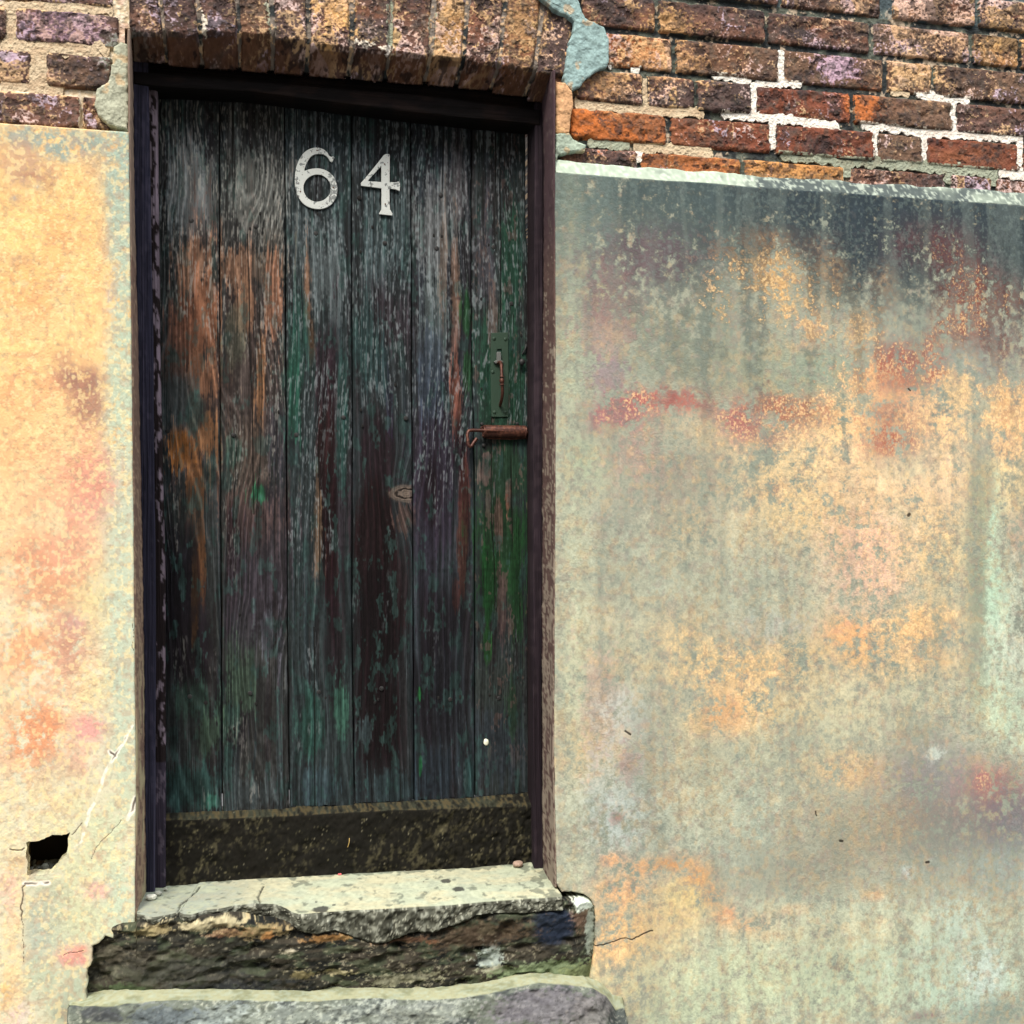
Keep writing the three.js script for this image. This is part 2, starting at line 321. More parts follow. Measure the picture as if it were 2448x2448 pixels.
const brickTex = paint(2048, 560, brickRect, (x, y, o) => {
  const nM = fbm(x * 30, y * 30, 3, 5), nF = fbm(x * 130, y * 130, 3, 8), nP = fbm(x * 420, y * 420, 2, 12);
  let br = null, sol = false;
  const xa = x + (nF - 0.5) * 0.006, ya = y + (nM - 0.5) * 0.006;
  for (const b of bricks) if (xa > b.x0 && xa < b.x1 && ya > b.y0 && ya < b.y1) { br = b; break; }
  if (!br && x > leftX(y) && x < W(1362, 20, -0.028)[0] + 0.03) { br = soldAt(xa, ya) || null; sol = !!br; }
  const h = fbm(x * 55 + 3, y * 70, 4, 31);
  if (br) {
    const q = C(tones[br.k]); o[0] = q[0]; o[1] = q[1]; o[2] = q[2];
    const hue = n2(br.i * 3.7, 1.1, 2), band = fbm(x * 9 + br.i * 5, y * 22, 3, 41);
    mixc(o, C('#765240'), 0.5 * sm(0.45, 0.75, band)); mixc(o, C('#4b3d3c'), 0.75 * sm(0.5, 0.7, nM * 0.6 + (1 - band) * 0.4));
    if (hue > 0.6) mixc(o, C('#966042'), 0.4 * sm(0.4, 0.8, fbm(x * 14, y * 40, 3, 55)));
    mulc(o, 0.62 + 0.76 * nF);
    // lime, old limewash and lichen left in flecks
    const li = br.li, cl = fbm(x * 22 + br.i, y * 22, 3, 61);
    const nQ = fbm(x * 240, y * 240, 2, 14), m = cl * 0.34 + nF * 0.3 + nQ * 0.36 + (li - 0.5) * 0.42;
    const lc = lichenCols[(fbm(x * 12, y * 12, 2, 66) * 4.6) | 0] || lichenCols[0];
    mixc(o, lc, sm(0.535, 0.6, m) * 0.92);
    applyStains(o, patchStains, x, y, (nF - 0.5) * 0.7 + (nQ - 0.5) * 0.7 + (cl - 0.5) * 0.4, true);
    mixc(o, C('#4a4742'), 0.5 * sm(0.55, 0.7, fbm(x * 80, y * 80, 3, 91)));
    mixc(o, C('#2c2a2d'), 0.7 * sm(0.5, 0.62, fbm(x * 19 + 4, y * 26, 3, 98) * 0.6 + nF * 0.4 + (y > 2.58 ? 0.03 : -0.05)));
    mulc(o, 0.72 + 0.56 * nP);
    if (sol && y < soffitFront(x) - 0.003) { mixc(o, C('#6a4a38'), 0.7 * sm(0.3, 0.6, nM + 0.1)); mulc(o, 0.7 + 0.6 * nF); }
    { const c = crackAt(limeSegs, x, y); if (c) { const k = sm(0.42, 0.62, 1.05 - c[0] * 0.32 + (nF - 0.5) * 1.3 + (nQ - 0.5) * 0.9 - 0.25); if (k > 0) mixc(o, C({ w: '#e4dccd', c: '#d0b188', g: '#a3a894' }[c[1]]), k * 0.9); } }
    if (h > 0.66) mixc(o, C('#2a2222'), sm(0.66, 0.72, h) * 0.75);
    o[3] = 0.45 + (nF - 0.5) * 0.8 - (h > 0.64 ? (h - 0.64) * 3 : 0) + sm(0.53, 0.6, m) * 0.12;
  } else {
    const left = 1 - sm(-0.12, -0.06, x);
    const q = C('#33383a'); o[0] = q[0]; o[1] = q[1]; o[2] = q[2];
    mixc(o, C('#6d7468'), 0.6 * sm(0.45, 0.65, nM)); mixc(o, C('#b9a893'), 0.75 * sm(0.58, 0.66, fbm(x * 22, y * 30, 3, 95) * 0.6 + nF * 0.4));
    if (y > 2.66) mixc(o, C('#5d7078'), 0.35); if (x > -0.13 && x < 0.83) { mixc(o, C('#8d8078'), 0.7 * sm(0.4, 0.6, nM)); mixc(o, C('#c9a880'), 0.6 * sm(0.55, 0.65, nF)); }
    mixc(o, C('#d0bd9f'), left * sm(0.3, 0.55, nM + 0.12)); mixc(o, C('#cfc9ba'), left * 0.6 * sm(0.45, 0.6, nF)); mixc(o, C('#c79f92'), left * 0.5 * sm(0.54, 0.64, fbm(x * 40, y * 40, 3, 97)));
    mulc(o, 0.6 + 0.8 * nF);
    o[3] = 0.35 + (nF - 0.5) * 0.9;
  }
});
const brickMat = stuffMat(brickTex, 0.93, 0.006);

// mortar bed and core of the wall, with the door opening and the hole in its face
const holePx = [[205, 395], [245, 378], [330, 370], [380, 345], [460, 330], [545, 325], [612, 305], [590, 370], [575, 480], [575, 515], [510, 570], [480, 620], [425, 680], [400, 692], [270, 684], [215, 690]].map(([a, b]) => [a * 0.2836, 1900 + b * 0.2836]);
const holeW = holePx.map(p => W(p[0], p[1], 0));
{
  const yl = 2.44;
  const poly = [[-2.6, 0], [3.6, 0], [3.6, 3.3], [-2.6, 3.3]];
  const open = [[leftX(1) - 0.012, -0.001], [rightX(1) + 0.012, -0.001], [rightX(2) + 0.012, soffitFront(0.76) + 0.016], [0.3, soffitFront(0.3) + 0.012], [leftX(2) - 0.012, soffitFront(-0.13) + 0.012]];
  poly.splice(1, 0, [open[0][0], 0], open[4], open[3], open[2], [open[1][0], 0]);
  const hb = [W(holePx[0][0] - 4, 2108, ZCORE)[0], W(holePx[6][0] + 2, 2100, ZCORE)[0], W(60, 2096, ZCORE)[1], W(100, 1984, ZCORE)[1]];
  const cav = [[hb[0], hb[2]], [hb[1], hb[2]], [hb[1], hb[3]], [hb[0], hb[3]]];
  const g = uvWorld(plate(poly, -0.36, ZCORE, 0, [cav]), ...brickRect);
  mesh('mortar_bed', g, brickMat, wall);
  const bg = new THREE.BoxGeometry(hb[1] - hb[0] + 0.02, hb[3] - hb[2] + 0.02, 0.02); bg.translate((hb[0] + hb[1]) / 2, (hb[2] + hb[3]) / 2, -0.17);
  mesh('cavity_back', bg, new THREE.MeshStandardMaterial({ color: new THREE.Color('#3f3a36'), roughness: 1 }), wall);
  const rub = [];
  for (let i = 0; i < 26; i++) {
    const r = 0.003 + 0.006 * hsh(i, 1, 4), s = new THREE.IcosahedronGeometry(r, 1); s.scale(1.3, 0.8, 1); s.rotateZ(hsh(i, 2, 4) * 3); s.rotateY(hsh(i, 6, 4) * 3);
    s.translate(lerp(hb[0] + 0.01, hb[1] - 0.02, hsh(i, 3, 4)), hb[2] + r * 0.5 + 0.006 * hsh(i, 9, 4), lerp(-0.13, -0.055, hsh(i, 5, 4))); rub.push(s);
  }
  const rm = mesh('rubble', mergeGeometries(rub), new THREE.MeshStandardMaterial({ color: new THREE.Color('#8d938f'), roughness: 1 }), wall); rm.userData.kind = 'stuff';
}
// every brick its own piece
const bump3 = (x, y, z, s) => (fbm3(x * 26, y * 40, z * 26, 3, s) - 0.5);
function brickGeo(x0, x1, y0, y1, zf, depth, seed, yBack, nx = 26) {
  const r = 0.005, yb = yBack ?? y0;
  const ring = () => [[y1 - r, zf], [y0 + r, zf], [y0, zf - r], [yb, zf - depth], [y1, zf - depth], [y1, zf - r]];
  return sweep({ s0: x0, s1: x1, n: nx, ring, counts: [10, 2, yBack === undefined ? 3 : 9, 1, 2, 2], inset: 0.005, uv: brickRect,
    disp: (x, y, z, e) => {
      const ex = Math.min(x - x0, x1 - x, 0.03), k = z > zf - depth + 0.004 ? 1 : 0, b = bump3(x, y, z, seed);
      const nick = Math.max(0, fbm3(x * 60, y * 60, z * 40, 2, seed + 9) - 0.62) * 0.03;
      return [x + (ex < 0.012 ? bump3(x, y * 2, z, seed + 3) * 0.006 * Math.sign((x0 + x1) / 2 - x) * -1 : 0), y + bump3(x, y, z, seed + 5) * 0.006 * (e > 0.8 && e < 9 ? 1 : 0.8) * k, z + (b * 0.007 - nick - (e < 1 && e > 0 ? 0 : 0.0)) * k];
    } });
}
for (const b of bricks) {
  const zf = ZB - 0.003 + 0.006 * hsh(b.i, 4, 4);
  mesh('brick', brickGeo(b.x0, b.x1, b.y0, b.y1, zf, 0.05, b.i * 3), brickMat, wall);
}
for (const s of soldiers) {
  const zf = -0.026 + 0.004 * (hsh(s.i, 3, 3) - 0.5), xm = (s.x0 + s.x1) / 2;
  const g = brickGeo(s.x0, s.x1, s.yb + 0.004 * (hsh(s.i, 8, 3) - 0.5), s.y1, zf, 0.086, s.i * 3, soffitBack(xm), 14);
  const p = g.attributes.position; for (let i = 0; i < p.count; i++) p.setX(i, p.getX(i) + s.lean * (p.getY(i) - s.yb) * (p.getY(i) > s.yb ? 1 : 0));
  uvWorld(g, ...brickRect); g.computeVertexNormals();
  mesh('brick', g, brickMat, wall).userData.label = 'upright brick of the flat arch over the door';
}
// mortar between the arch bricks
for (let i = 0; i < soldiers.length - 1; i++) {
  const A = soldiers[i], B = soldiers[i + 1], xa = A.x1 - 0.005, xb = B.x0 + 0.005, yb = soffitFront((xa + xb) / 2) + 0.004, bk = soffitBack((xa + xb) / 2) + 0.004, zf = -0.031 - 0.003 * hsh(i, 5, 5);
  const g = sweep({ s0: xa, s1: xb, n: 8, counts: [20, 6, 1, 1], inset: 0.001, ring: () => [[A.y1, zf], [yb, zf], [bk, -0.108], [A.y1, -0.108]], disp: (x, y, z) => [x, y + (fbm3(x * 90, y * 60, z * 60, 2, i) - 0.5) * 0.006, z + (z > -0.1 ? (fbm3(x * 120, y * 90, z, 2, i + 5) - 0.5) * 0.005 : 0)] });
  const p = g.attributes.position; for (let k = 0; k < p.count; k++) { const t = (p.getX(k) - xa) / (xb - xa); p.setX(k, p.getX(k) + lerp(A.lean, B.lean, t) * Math.max(0, p.getY(k) - yb)); }
  uvWorld(g, ...brickRect); g.computeVertexNormals(); mesh('mortar_joint', g, brickMat, wall);
}
// rest of the wall, outside the picture
{
  const list = [];
  for (let r = 0; r < 11; r++) for (let k = 0; k < 26; k++) {
    const y = 2.80 + 0.0, yy = r * 0.087, x = -2.55 + k * 0.243 + (r % 2) * 0.12;
    for (const [base, lo, hi] of [[2.83, -2.55, 3.55]]) { const y0 = base + yy; if (y0 + 0.08 < 3.29 && x > lo && x + 0.23 < hi && y0 > (x > -0.3 && x < 1 ? 2.72 : 0)) { const g = new THREE.BoxGeometry(0.231, 0.077, 0.02); g.translate(x + 0.115, y0 + 0.04, -0.041); list.push(g); } }
  }
  for (let r = 0; r < 8; r++) for (let k = 0; k < 11; k++) { const x = -2.55 + k * 0.243 + (r % 2) * 0.12; if (x + 0.23 < -0.66) { const g = new THREE.BoxGeometry(0.231, 0.077, 0.02); g.translate(x + 0.115, 2.33 + r * 0.087 - 0.04, -0.041); if (2.33 + r * 0.087 < 2.79) list.push(g); } }
  for (let r = 0; r < 8; r++) for (let k = 0; k < 6; k++) { const x = 2.24 + k * 0.243 + (r % 2) * 0.12; if (x + 0.23 < 3.55) { const g = new THREE.BoxGeometry(0.231, 0.077, 0.02); g.translate(x + 0.115, 2.33 + r * 0.087 - 0.04, -0.041); if (2.33 + r * 0.087 < 2.79) list.push(g); } }
  const g = uvWorld(mergeGeometries(list), ...brickRect);
  const m = mesh('brick_courses', g, new THREE.MeshStandardMaterial({ color: new THREE.Color('#6b4f43'), roughness: 0.95 }), wall); m.userData.kind = 'stuff';
}

// render, right of the door
const R_STAINS = stains([
  // soot and algae under the ledge
  [1450, 470, 190, 120, '#4d5c5d', .95, 1.0], [1640, 500, 190, 140, '#4a5857', .95, 1.0], [1840, 470, 190, 105, '#272e3a', 1, 1.0], [2020, 500, 230, 125, '#222935', 1, .9], [2210, 530, 230, 140, '#222c36', 1, .9], [2410, 570, 200, 140, '#2d3a40', 1, .9], [2080, 600, 150, 90, '#333844', .8, 1.4], [2330, 650, 160, 90, '#4a5552', .85, 1.4], [2420, 720, 110, 130, '#5b6662', .8, 1.4], [1640, 570, 200, 90, '#6b7a73', .6, 1.4],
  [1560, 560, 280, 150, '#65746f', .75, 1.1], [1600, 780, 300, 200, '#7c8577', .5, 1.3],
  // light strip beside the door
  [1372, 900, 34, 560, '#a9b49c', .7, .8], [1378, 1700, 36, 500, '#b7bda3', .7, .8], [1440, 560, 50, 170, '#7d8f88', .6, 1.2],
  // upper middle
  [1540, 610, 130, 60, '#5f5058', .55, 1.9], [1480, 700, 120, 60, '#6c6a70', .55, 1.8], [1600, 790, 150, 90, '#7d8577', .7, 1.5], [1450, 800, 80, 60, '#a58a83', .6, 1.9],
  [1830, 570, 80, 40, '#b98e66', .75, 2.6], [1850, 650, 100, 70, '#dcb076', .9, 2.5], [1960, 590, 70, 50, '#b08a6c', .6, 2.6], [1990, 640, 46, 46, '#d0a878', .6, 2.6], [1890, 720, 50, 40, '#dbb076', .7, 2.6], [1940, 780, 36, 40, '#dcae7e', .75, 2.5], [2055, 800, 36, 60, '#cda678', .65, 2.6], [1930, 830, 40, 24, '#ddae86', .5, 2.4], [2110, 660, 40, 50, '#b39474', .5, 2.7],
  [2230, 580, 90, 50, '#54353b', .6, 1.9], [2310, 690, 50, 50, '#6a4239', .65, 2.3], [2325, 770, 44, 40, '#7d5045', .65, 2.3], [2410, 710, 46, 40, '#6f4b44', .65, 2.3], [2240, 820, 34, 40, '#875347', .55, 2.3], [2150, 860, 50, 40, '#8f4f4a', .75, 1.8], [2380, 860, 90, 60, '#7d7f82', .6, 1.6],
  [1900, 920, 130, 70, '#8f9a86', .95, .9], [1960, 880, 100, 50, '#8c9a89', .8, 1.0], [1740, 900, 130, 70, '#858a79', .7, 1.3], [2310, 840, 60, 70, '#94a096', .7, 1.2], [2270, 960, 110, 50, '#a4ab98', .6, 1.3],
  // line of rubbed red and pink
  [1450, 910, 60, 50, '#8a7080', .55, 1.9], [1480, 985, 60, 40, '#94626a', .65, 1.9], [1600, 955, 80, 26, '#a5605e', .65, 2.0], [1700, 985, 60, 26, '#a5766e', .6, 2.0], [1770, 1015, 50, 40, '#98606a', .7, 1.8], [1850, 965, 70, 30, '#7d5450', .65, 1.9], [1930, 1000, 90, 34, '#a0705e', .7, 2.0], [1640, 1020, 70, 40, '#c9bda0', .7, 1.4],
  [2110, 920, 90, 60, '#dca577', .8, 2.0], [2170, 900, 70, 50, '#b0654e', .65, 1.9], [2030, 1010, 90, 50, '#efc892', .95, 1.8], [2140, 990, 90, 40, '#a4624f', .7, 1.9], [2200, 990, 70, 60, '#e0aa80', .7, 1.9], [2140, 1060, 60, 40, '#99554d', .8, 1.7], [2250, 1010, 60, 60, '#e8c294', .8, 1.8], [2290, 930, 50, 60, '#d4b284', .7, 2.0], [2410, 980, 60, 80, '#d6a978', .8, 2.0], [2410, 1070, 50, 50, '#e0b384', .8, 2.0], [1850, 1050, 80, 40, '#b37a64', .6, 2.0],
  // warm middle
  [2060, 1160, 160, 90, '#dfb38a', .85, 1.5], [2230, 1150, 110, 70, '#e8c6a4', .85, 1.4], [2160, 1110, 70, 40, '#adb39c', .7, 1.2], [1880, 1130, 110, 60, '#c8b083', .75, 1.5], [1860, 1170, 45, 30, '#b3785e', .5, 1.9], [1910, 1240, 110, 60, '#dcb877', .85, 1.5], [2060, 1290, 100, 70, '#dfb48b', .8, 1.6], [2180, 1240, 90, 50, '#d3a877', .7, 1.6], [2080, 1360, 90, 50, '#d8a88a', .65, 1.8], [2400, 1190, 80, 70, '#d9c190', .8, 1.6], [2420, 1290, 60, 60, '#b58f7e', .7, 1.8], [2230, 1330, 80, 60, '#d6ba88', .7, 1.5], [2150, 1240, 50, 40, '#a7b8a2', .6, 1.3],
  [2150, 540, 420, 150, '#333e46', .9, .9], [1600, 480, 220, 90, '#4c5a5b', .6, 1.0], [1950, 1180, 330, 170, '#d3bf9a', .5, 1.4], [1850, 1560, 330, 170, '#c0b896', .45, 1.4], [1620, 1700, 200, 200, '#b2b298', .45, 1.3], [2250, 1480, 200, 180, '#c6bb98', .4, 1.4], [1950, 2300, 500, 150, '#c0cbb0', .75, 1.1], [1560, 2250, 170, 160, '#c4ba98', .4, 1.4], [2420, 1560, 70, 260, '#c6cfba', .6, 1.2],
  [1560, 1230, 140, 80, '#85837b', .5, 1.6], [1640, 1280, 70, 60, '#ab8a5c', .55, 1.8], [1500, 1340, 130, 80, '#9ba08d', .6, 1.4], [1720, 1400, 200, 90, '#9b9f8d', .65, 1.3], [1540, 1060, 130, 70, '#8c8a7c', .6, 1.5], [1430, 1110, 60, 60, '#a0b294', .6, 1.3], [1650, 1140, 100, 60, '#8d8879', .6, 1.6],
  [2345, 1200, 34, 130, '#87907c', .8, 1.3], [2345, 1420, 32, 130, '#7f8a78', .8, 1.3], [2345, 1600, 34, 110, '#8b9784', .8, 1.3], [2385, 1380, 22, 190, '#a9c4ad', .85, 1.1], [2390, 1560, 26, 140, '#aecab4', .85, 1.1], [2180, 1640, 40, 190, '#97a08c', .7, 1.3],
  // orange blooms
  [2030, 1510, 60, 40, '#dba67a', .95, 1.3], [2060, 1560, 50, 50, '#d6a774', .75, 1.5], [2200, 1500, 80, 50, '#d8ae7b', .8, 1.4], [2180, 1570, 90, 50, '#cda77c', .6, 1.6], [1800, 1560, 170, 60, '#c6a878', .6, 1.8], [1790, 1630, 130, 60, '#cba577', .65, 1.8], [1850, 1710, 150, 40, '#d3b27c', .75, 1.6], [1740, 1710, 60, 40, '#d09a6c', .7, 1.7], [1620, 1500, 60, 40, '#c2a377', .5, 1.8], [1830, 1500, 90, 40, '#9ca7a6', .6, 1.4],
  [1950, 1790, 130, 90, '#98a291', .75, 1.2], [1760, 1850, 160, 70, '#a1a28d', .7, 1.3], [2040, 1840, 90, 40, '#d1ab7a', .7, 1.6], [1440, 1800, 90, 60, '#c4a36f', .7, 1.6], [1480, 1880, 90, 130, '#b0b8b0', .75, 1.3], [1440, 1680, 50, 120, '#a58a83', .5, 1.9], [1500, 1720, 60, 60, '#b4bab4', .7, 1.4], [1550, 1830, 50, 120, '#8c9082', .6, 1.5], [1490, 1960, 70, 60, '#aebcc0', .6, 1.5], [1475, 1955, 22, 22, '#8c5557', .6, 1.9], [1500, 1830, 30, 40, '#93706f', .5, 2.0],
  // dark stains lower right
  [2200, 1830, 90, 120, '#85867f', .8, 1.4], [2230, 1880, 120, 80, '#827d82', .65, 1.6], [2390, 1880, 70, 60, '#a06664', .9, 1.4], [2320, 1960, 160, 60, '#75676c', .75, 1.7], [2270, 2020, 140, 60, '#777a76', .6, 1.6], [2420, 1960, 60, 90, '#6f6a72', .75, 1.6], [2060, 1970, 160, 70, '#948a72', .7, 1.6], [1840, 2060, 160, 90, '#879088', .55, 1.5], [1970, 2080, 130, 70, '#8b8573', .65, 1.6], [2230, 2110, 160, 60, '#8f968c', .7, 1.5], [2430, 1700, 60, 100, '#b4c7ae', .8, 1.3], [2420, 1560, 50, 70, '#c2c9b8', .7, 1.4], [1800, 1950, 40, 80, '#7d8e88', .6, 1.5], [2390, 2090, 80, 60, '#8c9a95', .7, 1.4],
  // rust run near the step
  [1465, 2055, 30, 16, '#d9a173', .8, 1.4], [1530, 2075, 40, 20, '#d8a274', .9, 1.3], [1610, 2064, 50, 20, '#c0844f', .85, 1.4], [1668, 2098, 34, 26, '#cb8f5c', .9, 1.3], [1700, 2145, 26, 26, '#c9986a', .9, 1.3], [1735, 2190, 26, 22, '#d79a68', .9, 1.3], [1800, 2212, 50, 20, '#d79a68', .9, 1.4], [1850, 2238, 36, 12, '#d28a55', .8, 1.4], [1900, 2175, 40, 12, '#d29a63', .6, 1.6], [2090, 2140, 24, 14, '#cf9a62', .7, 1.5], [1490, 2130, 60, 34, '#d8ab80', .8, 1.6], [1640, 2150, 50, 50, '#d2bd84', .7, 1.4], [1480, 2240, 70, 70, '#d9a978', .8, 1.7], [1560, 2230, 80, 60, '#c8b083', .7, 1.6], [1450, 2420, 60, 60, '#c7b288', .6, 1.6], [1540, 2380, 70, 60, '#bfb188', .6, 1.6], [2060, 2240, 80, 30, '#cfa878', .6, 1.7], [1990, 2230, 140, 40, '#b9a67f', .5, 1.7],
  // pale green foot
  [1800, 2330, 220, 80, '#b9c3a5', .85, 1.2], [2050, 2330, 200, 80, '#b3bfa3', .8, 1.3], [2280, 2280, 160, 70, '#a7b8a8', .75, 1.4], [2320, 2380, 130, 60, '#a9bfae', .75, 1.4], [2350, 2330, 40, 60, '#c4d4cc', .7, 1.6], [2300, 2190, 60, 40, '#aec0b4', .7, 1.5], [2400, 2420, 90, 30, '#6d7a74', .7, 1.6], [1620, 2420, 120, 50, '#aab69c', .7, 1.4], [2210, 2430, 30, 12, '#74525f', .8, 1.6], [2240, 1800, 18, 14, '#c3cfc6', .8, 1.8], [2170, 2085, 12, 12, '#c2d0cc', .8, 1.8],
  // old red and pink colour showing through
  [2240, 590, 90, 50, '#6a3f3e', .8, 1.8], [2320, 690, 60, 60, '#84473a', .85, 1.8], [2300, 770, 60, 40, '#8f5546', .8, 1.8], [2400, 720, 50, 50, '#7f4d42', .8, 1.8], [2390, 820, 60, 40, '#855046', .6, 1.84], [2220, 860, 40, 50, '#a05a48', .75, 1.8], [2150, 870, 46, 40, '#9c5346', .8, 1.8], [1480, 985, 70, 44, '#9a6268', .7, 1.8], [1600, 960, 90, 30, '#a5605a', .7, 1.84], [1780, 1010, 50, 40, '#9c5f62', .7, 1.8], [1900, 985, 120, 34, '#96604f', .7, 1.84], [2130, 1050, 60, 40, '#9c5849', .8, 1.8], [1560, 610, 120, 60, '#6f5a60', .6, 1.8], [1450, 690, 60, 70, '#8d6f6c', .6, 1.84], [2070, 1290, 90, 60, '#dcae9a', .6, 1.8], [2080, 1400, 80, 60, '#d6ad9c', .55, 1.84], [1510, 1100, 70, 60, '#a98983', .5, 1.84], [2000, 2200, 220, 60, '#b9c2ac', .5, 1.4], [1700, 1950, 200, 90, '#b2b9a4', .5, 1.4], [1700, 1350, 260, 140, '#aab19f', .5, 1.4], [2050, 1700, 200, 90, '#c3c0a2', .5, 1.5],
]);
const R_CRACKS = cracks([[[[1422, 2262], [1440, 2258], [1470, 2250], [1490, 2243], [1510, 2245], [1560, 2225]], 0.0011, 0], [[[1495, 1748], [1507, 1756]], 0.0016, 0], [[[2172, 930], [2176, 934]], 0.002, 0], [[[2172, 1232], [2174, 1230]], 0.0035, 0], [[[1950, 1940], [1952, 1950]], 0.0012, 0], [[[2008, 2010], [2014, 2011]], 0.0022, 0], [[[2214, 2062], [2220, 2061]], 0.002, 0]]);
for (let i = 0; i < 26; i++) { const r = k => hsh(i, k, 401); R_STAINS.push({ x: 2.15 + 1.45 * r(1), y: 0.2 + 1.9 * r(2), rx: 0.05 + 0.13 * r(3), ry: 0.05 + 0.12 * r(4), c: C(['#d8b284', '#8d8f86', '#b0b8a4', '#a5766e', '#c9ae84', '#7c8680'][(r(5) * 6) | 0]), a: 0.7, rag: 1.2 + r(6) }); }
R_STAINS.push({ x: 2.9, y: 2.2, rx: 0.8, ry: 0.13, c: C('#3a464c'), a: 0.9, rag: 0.9 });
const rendRect = [0.74, 0.1, 2.88, 2.2];
const rendTex = paint(2048, 1960, rendRect, (x, y, o) => {
  const q = C('#a6aa99'); o[0] = q[0]; o[1] = q[1]; o[2] = q[2];
  const nL = fbm(x * 7, y * 7, 3, 2), nM = fbm(x * 26, y * 26, 3, 4), nF = fbm(x * 95, y * 95, 3, 6), nP = fbm(x * 330, y * 330, 2, 14), nS = fbm(x * 45, y * 5, 3, 19);
  mixc(o, C('#bba883'), 0.55 * sm(0.5, 0.68, nL * 0.6 + nM * 0.4)); mixc(o, C('#8b978c'), 0.6 * sm(0.5, 0.68, fbm(x * 9 + 40, y * 7, 3, 23)));
  const nz = (nM - 0.5) * 0.6 + (nF - 0.5) * 0.75 + (nP - 0.5) * 0.35 + (nS - 0.5) * 0.35;
  applyStains(o, R_STAINS, x, y, nz * 0.72);
  { // runs of soot washed down from the ledge
    const dn = ledgeLow(x) - y, wx = x + (fbm(x * 20, y * 6, 3, 84) - 0.5) * 0.03, run = fbm(wx * 26, y * 1.3, 3, 85), len = 0.12 + 0.45 * fbm(wx * 9, 2, 3, 86);
    mixc(o, C('#2f393f'), 0.5 * lerp(0.55, 1, sm(1.0, 1.3, x + (nM - 0.5) * 0.4)) * sm(0.34, 0.66, run * 0.8 + nz * 0.7 + 0.30 * (1 - dn / len) - 0.02) * (dn < len * 1.6 ? 1 : 0));
    mixc(o, C('#74807a'), 0.22 * sm(0.5, 0.7, fbm(wx * 38 + 7, y * 2.2, 3, 89) + nz * 0.3)); }
  // mottling of lime, sand and old colour
  const pl = sm(0.06, 0.26, o[1]); mixc(o, C('#c7a26f'), 0.22 * pl * sm(0.5, 0.72, fbm(x * 70 + 9, y * 60, 4, 71))); mixc(o, C('#8d6f6e'), 0.24 * pl * sm(0.52, 0.72, fbm(x * 80, y * 70 + 9, 4, 73)));
  mixc(o, C('#6d7c78'), 0.3 * sm(0.5, 0.74, fbm(x * 150, y * 130, 3, 75)));
  { const warm = sm(1.5, 2.3, o[0] / (o[2] + 1e-4)); if (warm > 0) mixc(o, C('#efcd98'), 0.5 * warm * sm(0.48, 0.66, nF * 0.3 + fbm(x * 300, y * 240, 3, 81) * 0.7) * sm(0.45, 0.6, fbm(x * 5, y * 4, 2, 83) + 0.28 * sm(1.1, 1.7, y))); }
  mulc(o, (0.82 + 0.36 * nF) * (0.82 + 0.36 * nP) * (0.86 + 0.28 * nS) * (0.86 + 0.28 * nM)); 
  { const sz = sm(0.42, 0.6, fbm(x * 5, y * 5, 2, 92)); o[3] = 0.5 + ((nF - 0.5) * 0.35 + (nP - 0.5) * 0.28) * lerp(0.25, 1, sz) + (fbm(x * 13, y * 9, 3, 93) - 0.5) * 0.9; }
  const c = crackAt(R_CRACKS, x, y);
  if (c) c[0] /= 0.35 + 1.3 * nM;
  if (c && c[0] < 1.6) { mixc(o, C('#241f1c'), 0.9 * (1 - sm(0.7, 1.6, c[0]))); o[3] -= 0.5 * (1 - sm(0.7, 1.6, c[0])); }
});
const rendMat = stuffMat(rendTex, 0.94, 0.002);
const stepGapPx = [[1495, 2448], [1473, 2413], [1457, 2380], [1440, 2356], [1423, 2348], [1412, 2339], [1418, 2302], [1423, 2262], [1424, 2202], [1421, 2168], [1413, 2151], [1396, 2137], [1366, 2131], [1343, 2133], [1336, 2121], [1332, 2113]];
{
  const edge = jag(stepGapPx.map(p => W(p[0], p[1], 0)), 0.006, 0.0022, 21);
  const up = jag([...rightEdgePx].reverse().filter(p => p[1] >= 412).map(p => W(p[0], p[1], 0)), 0.03, 0.0012, 31);
  const top = []; for (let i = 0; i <= 40; i++) { const x = lerp(up[up.length - 1][0], 2.05, i / 40); top.push([x, ledgeLow(x) + (fbm(x * 9, 2, 3, 3) - 0.5) * 0.005]); }
  const poly = [...edge, ...up, ...top, [3.6, ledgeLow(3)], [3.6, 0], [W(1530, 2520, 0)[0], 0], W(1515, 2490, 0)];
  const m = mesh('render_panel', uvWorld(plate(poly, -0.0385, 0, 0.003), ...rendRect), rendMat, wall);
  m.userData.label = 'grey green render stained with soot, rust and ochre';
  // sloping top edge of the render
  const x0 = rightX(2.2) + 0.002;
  mesh('render_ledge', sweep({ s0: x0, s1: 3.59, n: 1100, counts: [1, 10, 3, 1], inset: 0.002,
    ring: s => { const a = ledgeLow(s) - 0.002 + (fbm(s * 9, 2, 3, 3) - 0.5) * 0.005, b = ledgeTop(s) + (fbm(s * 22, 5, 3, 8) - 0.5) * 0.009; return [[a - 0.004, -0.0382], [a, -0.0012], [b, -0.017], [b, -0.0382]]; },
    disp: (x, y, z, e) => [x, y, z + (z > -0.035 ? (fbm3(x * 50, y * 50, z, 2, 5) - 0.5) * 0.0012 : 0)],
    col: (x, y, z) => {
      const o = [...C('#a9b7a8')], n = fbm(x * 30, y * 24, 3, 4), f = fbm(x * 150, y * 150, 2, 6), g = fbm(x * 7, y * 8, 3, 9);
      const dark = sm(1.12, 1.28, x + (n - 0.5) * 0.5) * sm(0.34, 0.52, g + 0.08);
      mixc(o, C('#333d46'), 0.85 * dark * sm(0.3, 0.6, n + 0.15)); mixc(o, C('#c3cfc0'), 0.5 * sm(0.55, 0.7, f)); return mulc(o, 0.8 + 0.4 * f);
    } }), vertexMat(0.93), wall);
}
